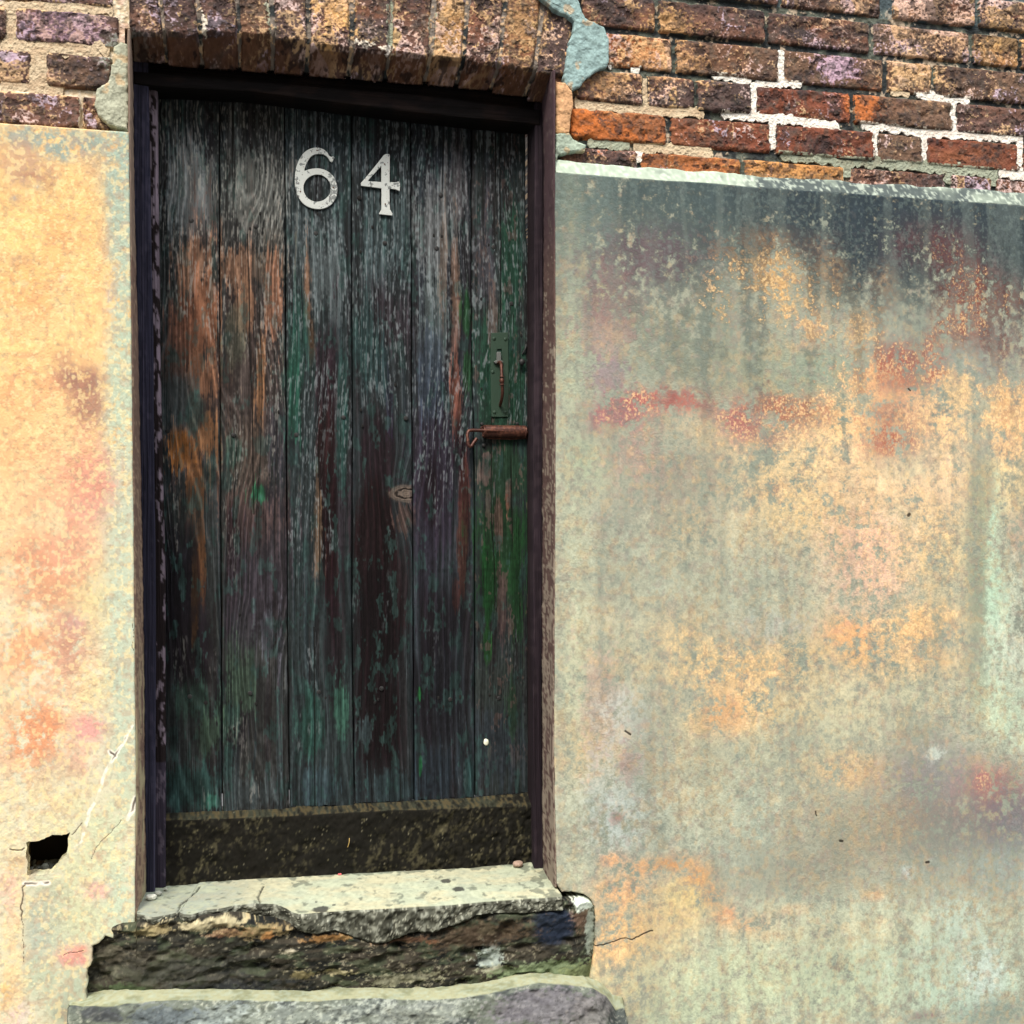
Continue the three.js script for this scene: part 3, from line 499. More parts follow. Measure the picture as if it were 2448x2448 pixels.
// render, left of the door
const L_STAINS = stains([
  [90, 600, 260, 330, '#ebb672', .5, 1.2], [110, 1000, 230, 180, '#ecb77c', .5, 1.3], [110, 1420, 220, 260, '#e2ae92', .6, 1.4], [150, 1760, 220, 200, '#dcbaa2', .55, 1.4], [60, 1650, 120, 200, '#e8c8a2', .45, 1.4], [200, 2150, 220, 300, '#c6cdb4', .75, 1.2],
  [60, 440, 160, 110, '#e8be77', .9, 1.4], [200, 480, 100, 110, '#e9bf7b', .9, 1.4], [90, 620, 170, 130, '#efc57c', .95, 1.2], [210, 640, 80, 120, '#ecbf7d', .8, 1.4], [40, 900, 130, 140, '#f2cb80', .95, 1.2], [130, 1010, 150, 110, '#eec188', .9, 1.2], [60, 1180, 150, 110, '#efc591', .9, 1.3],
  [90, 330, 140, 26, '#7f9692', .95, 1.5], [200, 345, 90, 34, '#7c9691', .95, 1.4], [140, 365, 40, 20, '#7d9896', .9, 1.5], [285, 420, 34, 110, '#8fa79a', .95, .9], [290, 560, 26, 120, '#9ab0a0', .9, .8], [300, 760, 26, 200, '#a9bba5', .9, .8], [290, 1020, 34, 170, '#b4c6ac', .95, .8], [292, 1300, 34, 170, '#bccbb1', .95, .8], [292, 1560, 34, 170, '#bccab2', .95, .8], [292, 1800, 36, 170, '#b9cab0', .95, .8],
  [40, 390, 50, 50, '#b08a72', .7, 1.7], [90, 410, 50, 30, '#a67f6c', .5, 1.8], [110, 445, 20, 14, '#97644d', .7, 1.4], [85, 420, 40, 8, '#9c6b52', .6, 1.5], [30, 620, 60, 16, '#b58a68', .6, 1.8], [240, 400, 60, 40, '#c39b72', .6, 1.9], [275, 690, 20, 60, '#c98f82', .7, 1.6],
  [150, 870, 40, 30, '#b07e62', .7, 1.6], [185, 905, 50, 24, '#8f5d58', .75, 1.5], [210, 950, 40, 50, '#a5755f', .65, 1.7], [80, 850, 60, 8, '#c08a68', .6, 1.5], [215, 1010, 30, 40, '#b5826a', .6, 1.8], [215, 1130, 60, 60, '#dba080', .8, 1.6], [225, 1180, 50, 40, '#cf8f86', .75, 1.7], [200, 1230, 50, 30, '#d39b96', .6, 1.8], [90, 760, 60, 50, '#dfae7b', .6, 1.7], [130, 690, 30, 20, '#b98d70', .5, 1.8],
  [40, 1330, 120, 60, '#ecc592', .8, 1.5], [120, 1380, 90, 90, '#dca078', .75, 1.8], [90, 1340, 60, 40, '#cf9276', .6, 1.9], [220, 1420, 80, 100, '#d6cb94', .8, 1.4], [40, 1470, 90, 60, '#dcdcb8', .8, 1.4], [175, 1490, 26, 20, '#cfa2b4', .7, 1.7], [60, 1540, 60, 70, '#e0a878', .7, 1.8], [130, 1560, 70, 60, '#e0b690', .7, 1.8], [170, 1540, 40, 80, '#b98f80', .5, 2.0], [85, 1740, 70, 70, '#dc9a6e', .9, 1.6], [70, 1800, 40, 60, '#d99a72', .7, 1.8], [215, 1740, 36, 26, '#dfa6a0', .8, 1.7], [190, 1830, 30, 36, '#d79684', .6, 1.9], [120, 1850, 70, 60, '#bb9a82', .5, 2.0], [130, 1870, 30, 30, '#a4b0a4', .7, 1.5], [60, 1900, 120, 60, '#dccaa0', .8, 1.5], [230, 1640, 70, 60, '#e2cf94', .7, 1.5], [180, 1950, 110, 60, '#d8cda2', .8, 1.4], [30, 1680, 50, 60, '#e0cca0', .7, 1.5],
  [250, 2000, 80, 90, '#bfcdae', .85, 1.3], [210, 2090, 90, 90, '#cdd0a8', .85, 1.3], [280, 2160, 60, 90, '#b9cfb9', .9, 1.1], [120, 2180, 60, 70, '#9aa893', .85, 1.3], [110, 2240, 60, 70, '#97a9a6', .85, 1.3], [180, 2200, 70, 60, '#cfd3aa', .7, 1.4], [130, 2330, 80, 80, '#aebda4', .85, 1.3], [175, 2400, 50, 60, '#9faf9c', .85, 1.3], [175, 2278, 34, 18, '#e39488', .9, 1.5], [165, 2300, 24, 10, '#d98a86', .8, 1.5], [202, 2298, 8, 12, '#d98a86', .8, 1.3], [230, 2130, 26, 20, '#e0a9a0', .8, 1.6], [30, 2250, 24, 200, '#e9d2a2', .85, 1.2], [20, 2130, 22, 60, '#dfb4a8', .7, 1.5], [14, 2400, 20, 50, '#e6b870', .8, 1.4], [40, 2430, 30, 30, '#ddc9cb', .7, 1.4], [30, 2065, 30, 16, '#cf9a5f', .8, 1.4], [38, 2055, 20, 7, '#9c6238', .8, 1.1], [20, 2010, 40, 60, '#dcd4ae', .7, 1.4], [160, 2420, 26, 16, '#7f8a7c', .7, 1.6], [90, 445, 12, 9, '#9a9c98', .9, .8], [36, 475, 10, 8, '#a39d94', .9, .8], [150, 664, 7, 8, '#efe0bd', .9, .9],
  [292, 380, 38, 120, '#8da79c', 1, 1.0], [298, 560, 34, 130, '#9db3a4', 1, 1.0], [302, 760, 34, 150, '#a6bba8', 1, 1.0], [300, 960, 44, 150, '#aec2ac', 1, 1.0], [300, 1200, 46, 170, '#b4c5b0', 1, 1.0], [300, 1440, 46, 180, '#b6c6b2', 1, 1.0], [300, 1680, 46, 180, '#b3c4b0', 1, 1.0],
  [190, 910, 46, 26, '#7e4b45', .8, 1.6], [205, 960, 40, 46, '#96604f', .75, 1.8], [225, 1150, 50, 70, '#cf8474', .8, 1.7], [100, 1390, 70, 80, '#cf8a62', .75, 1.8], [80, 1750, 60, 70, '#d98a5c', .85, 1.7], [160, 1560, 40, 90, '#b97f70', .6, 1.84], [60, 700, 70, 60, '#e6a45f', .6, 1.8], [150, 560, 60, 70, '#e0a060', .55, 1.8], [60, 940, 70, 60, '#e39a66', .6, 1.8], [130, 1180, 70, 90, '#dd9678', .6, 1.8], [40, 1090, 60, 60, '#e8a86e', .55, 1.8], [170, 1320, 60, 60, '#d98f7c', .55, 1.8], [60, 1560, 60, 60, '#dd9a6a', .7, 1.8], [215, 1740, 34, 26, '#dd9592', .8, 1.7],
]);
const L_CRACKS = cracks([[[[176, 2030], [195, 2008], [216, 1932], [236, 1905], [254, 1842], [276, 1808], [300, 1768], [318, 1725]], 0.0013, 1], [[[262, 1795], [276, 1808]], 0.0016, 1], [[[60, 2116], [54, 2122], [53, 2140], [54, 2150], [51, 2166], [53, 2180], [51, 2190]], 0.0011, 0], [[[52, 2190], [56, 2240], [57, 2300]], 0.0004, 0], [[[60, 2113], [115, 2110]], 0.0018, 1], [[[305, 1958], [315, 1935], [325, 1908]], 0.0018, 1], [[[218, 2058], [226, 2030], [243, 2012], [270, 1985], [290, 1960]], 0.0004, 0], [[[152, 2284], [168, 2276], [180, 2277], [200, 2272]], 0.0005, 0], [[[24, 2030], [38, 2033], [50, 2031], [58, 2028]], 0.0012, 0], [[[172, 1996], [180, 1990], [184, 1978], [196, 1968]], 0.0012, 0], [[[318, 1490], [318, 1560]], 0.0005, 0]]);
for (let i = 0; i < 30; i++) { const r = k => hsh(i, k, 411); L_STAINS.push({ x: -0.5 - 2.1 * r(1), y: 0.2 + 2.0 * r(2), rx: 0.05 + 0.15 * r(3), ry: 0.05 + 0.15 * r(4), c: C(['#e8b877', '#b9c6b0', '#d39a7c', '#dcd2ae', '#b07e66', '#9fb0a2'][(r(5) * 6) | 0]), a: 0.7, rag: 1.2 + r(6) }); }
const leftRect = [-2.61, 0.1, 2.5, 2.25];
const leftTex = paint(2048, 1840, leftRect, (x, y, o) => {
  const up = sm(1.15, 1.75, y);
  const q = C('#dddabd'), q2 = C('#ecc384'); for (let i = 0; i < 3; i++) o[i] = lerp(q[i], q2[i], up);
  const nL = fbm(x * 9, y * 9, 3, 102), nM = fbm(x * 30, y * 30, 3, 104), nF = fbm(x * 105, y * 105, 3, 106), nP = fbm(x * 330, y * 330, 2, 114), nS = fbm(x * 60, y * 9, 3, 119);
  mixc(o, C('#d9a97c'), 0.5 * sm(0.52, 0.68, nL * 0.5 + nM * 0.5)); mixc(o, C('#cfc596'), 0.4 * sm(0.52, 0.7, fbm(x * 11 + 40, y * 9, 3, 123)));
  const nz = (nM - 0.5) * 0.6 + (nF - 0.5) * 0.75 + (nP - 0.5) * 0.35;
  applyStains(o, L_STAINS, x, y, nz * 0.72);
  mixc(o, C('#d6cab2'), 0.16);
  mixc(o, C('#b5836a'), 0.3 * sm(0.5, 0.72, fbm(x * 90 + 9, y * 80, 4, 171))); mixc(o, C('#8c8377'), 0.3 * sm(0.54, 0.74, fbm(x * 160, y * 150 + 9, 3, 173)));
  mixc(o, C('#f4dfa6'), 0.4 * sm(0.56, 0.7, fbm(x * 150, y * 120, 2, 175)));
  mulc(o, (0.88 + 0.24 * nF) * (0.88 + 0.24 * nP));
  { const sz = sm(0.42, 0.6, fbm(x * 5, y * 5, 2, 192)); o[3] = 0.5 + ((nF - 0.5) * 0.35 + (nP - 0.5) * 0.28) * lerp(0.25, 1, sz) + (fbm(x * 13, y * 9, 3, 193) - 0.5) * 0.9; }
  const c = crackAt(L_CRACKS, x, y);
  if (c) c[0] /= 0.35 + 1.3 * nM;
  if (c && c[0] < 3.4) {
    if (c[1]) mixc(o, C('#f4eee0'), 0.9 * (1 - sm(1.8, 3.4, c[0])) * sm(0.32, 0.5, nF * 0.5 + nM * 0.5));
    if (c[0] < 1.4) { const k = (1 - sm(0.5, 1.4, c[0])) * (c[1] ? sm(0.45, 0.65, nM) : 1); mixc(o, C('#3a2a22'), 0.85 * k); o[3] -= 0.5 * k; }
  }
});
const leftMat = stuffMat(leftTex, 0.94, 0.002);
const stepLeftPx = [[323, 2223], [300, 2233], [275, 2243], [262, 2242], [252, 2239], [246, 2246], [236, 2256], [220, 2263], [219, 2278], [221, 2297], [216, 2308], [208, 2317], [208, 2335], [211, 2351], [204, 2368], [208, 2393], [193, 2408], [181, 2427], [170, 2448]];
{
  const edge = jag(stepLeftPx.map(p => W(p[0], p[1], 0)), 0.005, 0.0022, 41);
  const down = jag(leftEdgePx.filter(p => p[1] >= 315).map(p => W(p[0], p[1], 0)), 0.03, 0.0012, 51);
  const tl = W(0, 294, 0)[1], tr = down[0];
  const top = []; for (let i = 0; i < 24; i++) { const x = lerp(-0.45, tr[0], i / 24); top.push([x, lerp(tl, tr[1], sm(-0.39, -0.139, x)) + (fbm(x * 20, 3, 3, 4) - 0.5) * 0.005]); }
  const hole = jag([...holeW, holeW[0]], 0.004, 0.0036, 61); hole.pop();
  const poly = [[-2.6, tl], ...top, ...down.slice(0, -1), ...edge, W(150, 2490, 0), [W(140, 2520, 0)[0], 0], [-2.6, 0]];
  const m = mesh('render_panel', uvWorld(plate(poly, -0.0385, 0, 0.003, [hole]), ...leftRect), leftMat, wall);
  m.userData.label = 'ochre and cream render with a broken out hole near its foot';
}
// painted reveals between render and frame
const liningL = xOfY([[318, 140], [322, 500], [331, 820], [343, 1400], [347, 1900], [349, 2050], [349, 2135], [340, 2190]], -0.108);
const liningR = xOfY([[1296, 246], [1300, 400], [1296, 1000], [1295, 1800], [1297, 2075]], -0.108);
const flake = (x, y, z, base, under, amt, s) => { const o = [...C(base)], n = fbm(y * 30, (x + z) * 160, 3, s), f = fbm(y * 160, (x + z) * 300, 2, s + 4); mulc(o, 0.75 + 0.5 * f); mixc(o, C(under), sm(0.62 - amt * 0.3, 0.68 - amt * 0.3, n * 0.6 + f * 0.4)); return o; };
{
  const yb = W(323, 2223, 0)[1], yt = soffitFront(-0.13) - 0.002;
  mesh('render_reveal', sweep({ s0: yb, s1: yt, n: 460, axis: 'y', counts: [3, 8, 1, 1], inset: 0.002,
    ring: s => { const a = leftX(s) - 0.001, b = liningL(s) + (fbm(s * 60, 1, 2, 6) - 0.5) * 0.002; return [[a, -0.0036], [a + 0.004, -0.006], [b, -0.108], [a - 0.009, -0.108]]; },
    disp: (x, y, z) => [x + (fbm3(x * 50, y * 50, z * 50, 2, 6) - 0.5) * 0.003, y, z],
    col: (x, y, z) => { const o = flake(x, y, z, '#7c665b', '#a08a74', sm(1.75, 1.2, y) * 0.55, 11); mixc(o, C('#b9b38f'), 0.7 * sm(0.5, 0.62, fbm(y * 12, z * 40, 3, 8)) * sm(1.3, 1.0, y)); if (y > 2.0) mixc(o, C('#9c8d7c'), 0.4); return o; } }), vertexMat(0.92), wall).userData.label = 'brown painted render edge, left side of the door';
  const yb2 = W(1332, 2113, 0)[1];
  mesh('render_reveal', sweep({ s0: yb2 - 0.01, s1: soffitFront(0.75) - 0.002, n: 460, axis: 'y', counts: [10, 3, 1, 1], inset: 0.002,
    ring: s => { const a = rightX(s) + 0.001, b = liningR(s) + (fbm(s * 60, 1, 2, 9) - 0.5) * 0.002; return [[b, -0.108], [Math.min(a - 0.004, b + 0.03), -0.006], [a, -0.0036], [a + 0.009, -0.108]]; },
    disp: (x, y, z) => [x + (fbm3(x * 50, y * 50, z * 50, 2, 7) - 0.5) * 0.003, y, z],
    col: (x, y, z) => { const o = flake(x, y, z, '#5b4844', '#8b7f72', sm(2.0, 1.0, y) * 0.6, 15); mixc(o, C('#43343c'), 0.75 * sm(2.0, 2.15, y)); return o; } }), vertexMat(0.92), wall).userData.label = 'brown painted render edge, right side of the door';
}
// cement patches
function patch(px, z0, z1, hex, seed, label) {
  const poly = jag([...px, px[0]].map(p => W(p[0], p[1], z1)), 0.006, 0.003, seed); poly.pop();
  const g = plate(poly, z0, z1, 0.004);
  const p = g.attributes.position, col = [];
  for (let i = 0; i < p.count; i++) col.push(1, 1, 1);
  const bx = new THREE.Box3().setFromBufferAttribute(p), sz = bx.getSize(new THREE.Vector3());
  const rect = [bx.min.x, bx.min.y, sz.x, sz.y];
  const t = paint(192, 256, rect, (x, y, o) => { const q = C(hex); o[0] = q[0]; o[1] = q[1]; o[2] = q[2]; const n = fbm(x * 70, y * 70, 3, seed), f = fbm(x * 300, y * 300, 2, seed + 3); mixc(o, C('#c9a273'), 0.5 * sm(0.6, 0.7, fbm(x * 40, y * 40, 3, seed + 9))); mulc(o, (0.7 + 0.6 * n) * (0.75 + 0.5 * f)); o[3] = n; });
  const m = mesh('cement_patch', uvWorld(g, ...rect), stuffMat(t, 0.95, 0.006), wall); m.userData.label = label;
}
patch(c3([[-60, -40], [0, 5], [70, 60], [190, 130], [245, 170], [240, 260], [200, 330], [185, 480], [165, 600], [170, 660], [230, 720], [300, 680], [340, 620], [430, 560], [500, 540], [525, 480], [520, 300], [480, 210], [330, 140], [290, 30], [250, -60]]), -0.045, -0.014, '#8aa3a3', 201, 'blue grey cement patch beside the arch');
patch(c3([[92, 640], [165, 660], [230, 725], [240, 840], [215, 930], [205, 1050], [92, 1060]]), -0.045, -0.013, '#c79d76', 202, 'ochre plaster strip beside the opening');
patch(c3([[92, 1064], [205, 1055], [240, 1110], [340, 1150], [330, 1200], [120, 1230], [92, 1290]]), -0.045, -0.011, '#9fae9f', 203, 'grey green cement patch above the right render');
patch([[272, 110], [290, 98], [306, 104], [307, 312], [285, 306], [258, 298], [235, 275], [225, 250], [232, 212], [262, 190], [268, 150]], -0.045, -0.012, '#a8ab98', 204, 'grey cement patch above the left render');
// raised pointing between the bricks
const mortarTones = { w: '#f7f3ea', c: '#d3bfa0', g: '#a3ab97' };
function pointing(px, hw, k, seed) { hw *= 1.6;
  const P = px.map(p => W(p[0], p[1], ZB)); const A = jag(P, 0.0035, 0.0022, seed);
  const up = [], dn = [];
  A.forEach((p, i) => { const a = A[Math.max(0, i - 1)], b = A[Math.min(A.length - 1, i + 1)], L = Math.hypot(b[0] - a[0], b[1] - a[1]) || 1, nx = -(b[1] - a[1]) / L, ny = (b[0] - a[0]) / L; const e = i === 0 || i === A.length - 1 ? 0.5 : 1, w1 = hw * e * (0.42 + 1.25 * fbm(i * 0.4, 1, 3, seed + 1)), w2 = hw * e * (0.42 + 1.25 * fbm(i * 0.4, 9, 3, seed + 2)); up.push([p[0] + nx * w1, p[1] + ny * w1]); dn.push([p[0] - nx * w2, p[1] - ny * w2]); });
  const g = uvWorld(plate([...dn, ...up.reverse()], -0.045, -0.0345 + 0.001 * hsh(seed, 1, 1), 0.0008), 0, 0, 0.36, 0.36);
  const p = g.attributes.position, col = []; for (let i = 0; i < p.count; i++) { const o = [...C(mortarTones[k])]; mulc(o, 0.8 + 0.35 * fbm(p.getX(i) * 150, p.getY(i) * 150, 2, seed)); col.push(...o); }
  g.setAttribute('color', new THREE.Float32BufferAttribute(col, 3));
  mesh('mortar_joint', g, pointMat, wall);
}
const limeTex = paint(384, 384, [0, 0, 0.36, 0.36], (x, y, o) => { const n = fbm(x * 60, y * 60, 3, 5), f = fbm(x * 190, y * 190, 3, 7), p = fbm(x * 500, y * 500, 1, 9); o[0] = o[1] = o[2] = 0.92; mixc(o, [0.62, 0.46, 0.38], 0.35 * sm(0.54, 0.68, n)); mixc(o, [0.55, 0.55, 0.53], 0.4 * sm(0.56, 0.68, f)); if (p > 0.9) mixc(o, [0.25, 0.22, 0.2], 0.5); mulc(o, 0.82 + 0.3 * f); o[3] = f; });
const pointMat = new THREE.MeshStandardMaterial({ map: limeTex.map, bumpMap: limeTex.bump, bumpScale: 0.004, vertexColors: true, roughness: 0.95 });
POINTING.forEach(([p, w, k], i) => pointing(p, w, k, 300 + i * 7));

// ---------------------------------------------------------------- door frame
const frame = thing('door_frame', 'weathered purple grey timber door frame set back in the wall opening', 'door frame');
const woodCol = (base, alt, amt, s) => (x, y, z) => { const o = [...C(base)], g = fbm((x + z * 0.7) * 420, y * 9, 3, s), f = fbm((x + z) * 160, y * 2.2, 3, s + 3), p = fbm(x * 200 + z * 90, y * 60, 2, s + 8); mulc(o, 0.55 + 0.5 * g + 0.4 * f); mixc(o, C(alt), amt * sm(0.52, 0.66, f * 0.6 + p * 0.4)); return o; };
const grainTex = paint(256, 1024, [0, 0, 0.16, 1.0], (x, y, o) => { const g = fbm(x * 420, y * 7, 3, 51), f = fbm(x * 1100, y * 26, 2, 53), c = n2(x * 260, y * 2.2, 55); let v = 0.25 + 0.75 * g + 0.35 * (f - 0.3); if (c > 0.88) v *= 1 - 0.7 * sm(0.88, 0.95, c); o[0] = o[1] = o[2] = Math.min(1, v); o[3] = v; });
const postMat = new THREE.MeshPhysicalMaterial({ vertexColors: true, map: grainTex.map, bumpMap: grainTex.bump, bumpScale: 0.002, roughness: 0.85, specularIntensity: 0.25 });
const postUV = g => { const p = g.attributes.position, a = new Float32Array(p.count * 2); for (let i = 0; i < p.count; i++) { a[2 * i] = (p.getX(i) + p.getZ(i)) / 0.16; a[2 * i + 1] = p.getY(i); } g.setAttribute('uv', new THREE.BufferAttribute(a, 2)); return g; };
const headUV = g => { const p = g.attributes.position, a = new Float32Array(p.count * 2); for (let i = 0; i < p.count; i++) { a[2 * i] = (p.getY(i) + p.getZ(i)) / 0.16; a[2 * i + 1] = p.getX(i); } g.setAttribute('uv', new THREE.BufferAttribute(a, 2)); return g; };
const jl1 = xOfY([[354, 150], [360, 500], [366, 820], [372, 1400], [371, 2130]], -0.11), jl2 = xOfY([[377, 240], [382, 820], [395, 1400], [396, 2118]], -0.132);
const jr1 = xOfY([[1280, 260], [1279, 400], [1276, 1000], [1275, 1800], [1277, 2080]], -0.11), jr2 = xOfY([[1261, 300], [1261, 1000], [1262, 1900], [1264, 2062]], -0.178);
const yTreadJ = W(360, 2128, -0.11)[1], yTreadR = W(1285, 2085, -0.11)[1];
const headTop = 2.47;
const jam = amp => (x, y, z) => [x + (fbm3(x * 30, y * 7, z * 30, 3, 4) - 0.5) * amp, y, z + (fbm3(x * 120, y * 10, z * 60, 3, 5) - 0.5) * amp];
mesh('jamb', postUV(sweep({ s0: yTreadJ - 0.012, s1: headTop, n: 420, axis: 'y', counts: [12, 2, 4, 1, 3], inset: 0.002, ring: s => { const a = leftX(s) - 0.02, b = jl1(s); return [[a, -0.1105], [b - 0.002, -0.1105], [b, -0.1125], [b, -0.18], [a, -0.18]]; }, disp: jam(0.0022), col: woodCol('#303042', '#525064', .5, 21) })), postMat, frame);
const beadCol = (x, y, z) => {
  const o = [...C('#241c1e')], g = fbm(x * 420, y * 9, 3, 31), n = fbm(x * 90, y * 34, 3, 33) * 0.65 + fbm(x * 260, y * 90, 2, 34) * 0.35;
  mulc(o, 0.6 + 0.8 * g);
  const edge = Math.max(sm(0.010, 0.0, Math.abs(x - jl2(y))), 0.0);
  const top = sm(1.85, 2.2, y);
  mixc(o, C('#8f8290'), 0.85 * sm(0.56, 0.62, n + edge * 0.10 + top * 0.17 - 0.02));
  if (y < 0.95) mixc(o, C('#454052'), 0.6);
  return o;
};
mesh('stop_bead', postUV(sweep({ s0: yTreadJ - 0.004, s1: headTop - 0.02, n: 460, axis: 'y', counts: [2, 8, 2, 3, 1, 2], inset: 0.002, ring: s => { const a = jl1(s) - 0.012, b = jl2(s); return [[a, -0.134], [a + 0.003, -0.131], [b - 0.004, -0.131], [b, -0.136], [b, -0.181], [a, -0.181]]; }, disp: jam(0.002), col: beadCol })), postMat, frame);
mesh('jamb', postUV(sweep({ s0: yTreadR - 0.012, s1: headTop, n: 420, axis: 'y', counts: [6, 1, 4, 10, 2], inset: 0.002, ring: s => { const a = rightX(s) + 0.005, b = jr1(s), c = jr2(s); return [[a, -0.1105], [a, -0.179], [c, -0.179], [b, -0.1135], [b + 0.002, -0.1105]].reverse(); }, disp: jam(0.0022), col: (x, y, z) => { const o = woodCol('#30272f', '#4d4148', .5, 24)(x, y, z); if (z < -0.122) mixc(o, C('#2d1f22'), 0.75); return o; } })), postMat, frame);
const headBot = yOfX([[330, 229], [378, 236], [600, 247], [842, 277], [982, 294], [1254, 321], [1300, 326]], -0.18), headMid = yOfX([[330, 172], [600, 196], [1000, 228], [1296, 264]], -0.11);
mesh('head', headUV(sweep({ s0: leftX(2.4) + 0.005, s1: rightX(2.4) - 0.005, n: 200, counts: [6, 2, 6, 2, 1, 1], inset: 0.002, ring: s => { const b = headBot(s), m = headMid(s); return [[2.52, -0.124], [m + 0.003, -0.124], [m, -0.1085], [b + 0.003, -0.1075], [b, -0.111], [b, -0.18], [2.52, -0.18]]; }, disp: (x, y, z) => [x, y + (fbm3(x * 12, y * 30, z * 30, 3, 4) - 0.5) * 0.003, z + (fbm3(x * 14, y * 120, z * 60, 3, 5) - 0.5) * 0.003], col: (x, y, z) => { const o = [...C('#141011')], g = fbm(x * 9, (y + z) * 300, 3, 61); mulc(o, 0.4 + 1.2 * g); mixc(o, C('#31231f'), 0.4 * sm(0.5, 0.65, fbm(x * 20, y * 60, 3, 62))); return o; } })), postMat, frame);

// ---------------------------------------------------------------- door
const door = thing('plank_door', 'weathered green and grey plank door numbered 64 with handle and bolt', 'door');
const ZD = -0.185;
const seamsPx = [
  [[360, 240], [364, 820], [374, 1400], [377, 1952]], [[525, 250], [526, 820], [529, 1400], [532, 1945]], [[681, 255], [684, 900], [688, 1500], [693, 1940]],
  [[841, 270], [841, 600], [843, 1000], [842, 1500], [848, 1926]], [[983, 290], [985, 800], [988, 1300], [991, 1915]], [[1127, 310], [1128, 800], [1135, 1150], [1136, 1905]], [[1257, 320], [1257.5, 540], [1263, 620], [1264, 1200], [1265, 1895]]];
const seams = seamsPx.map(p => xOfY(p, ZD));
const botPx = [[[393, 1953], [532, 1946]], [[532, 1945], [690, 1936]], [[696, 1926], [844, 1926]], [[849, 1920], [991, 1914]], [[993, 1913], [1135, 1905]], [[1137, 1904], [1265, 1893]]];
const bots = botPx.map(p => yOfX(p, ZD));
const doorRect = [-0.1, 0.8, 0.87, 1.55];
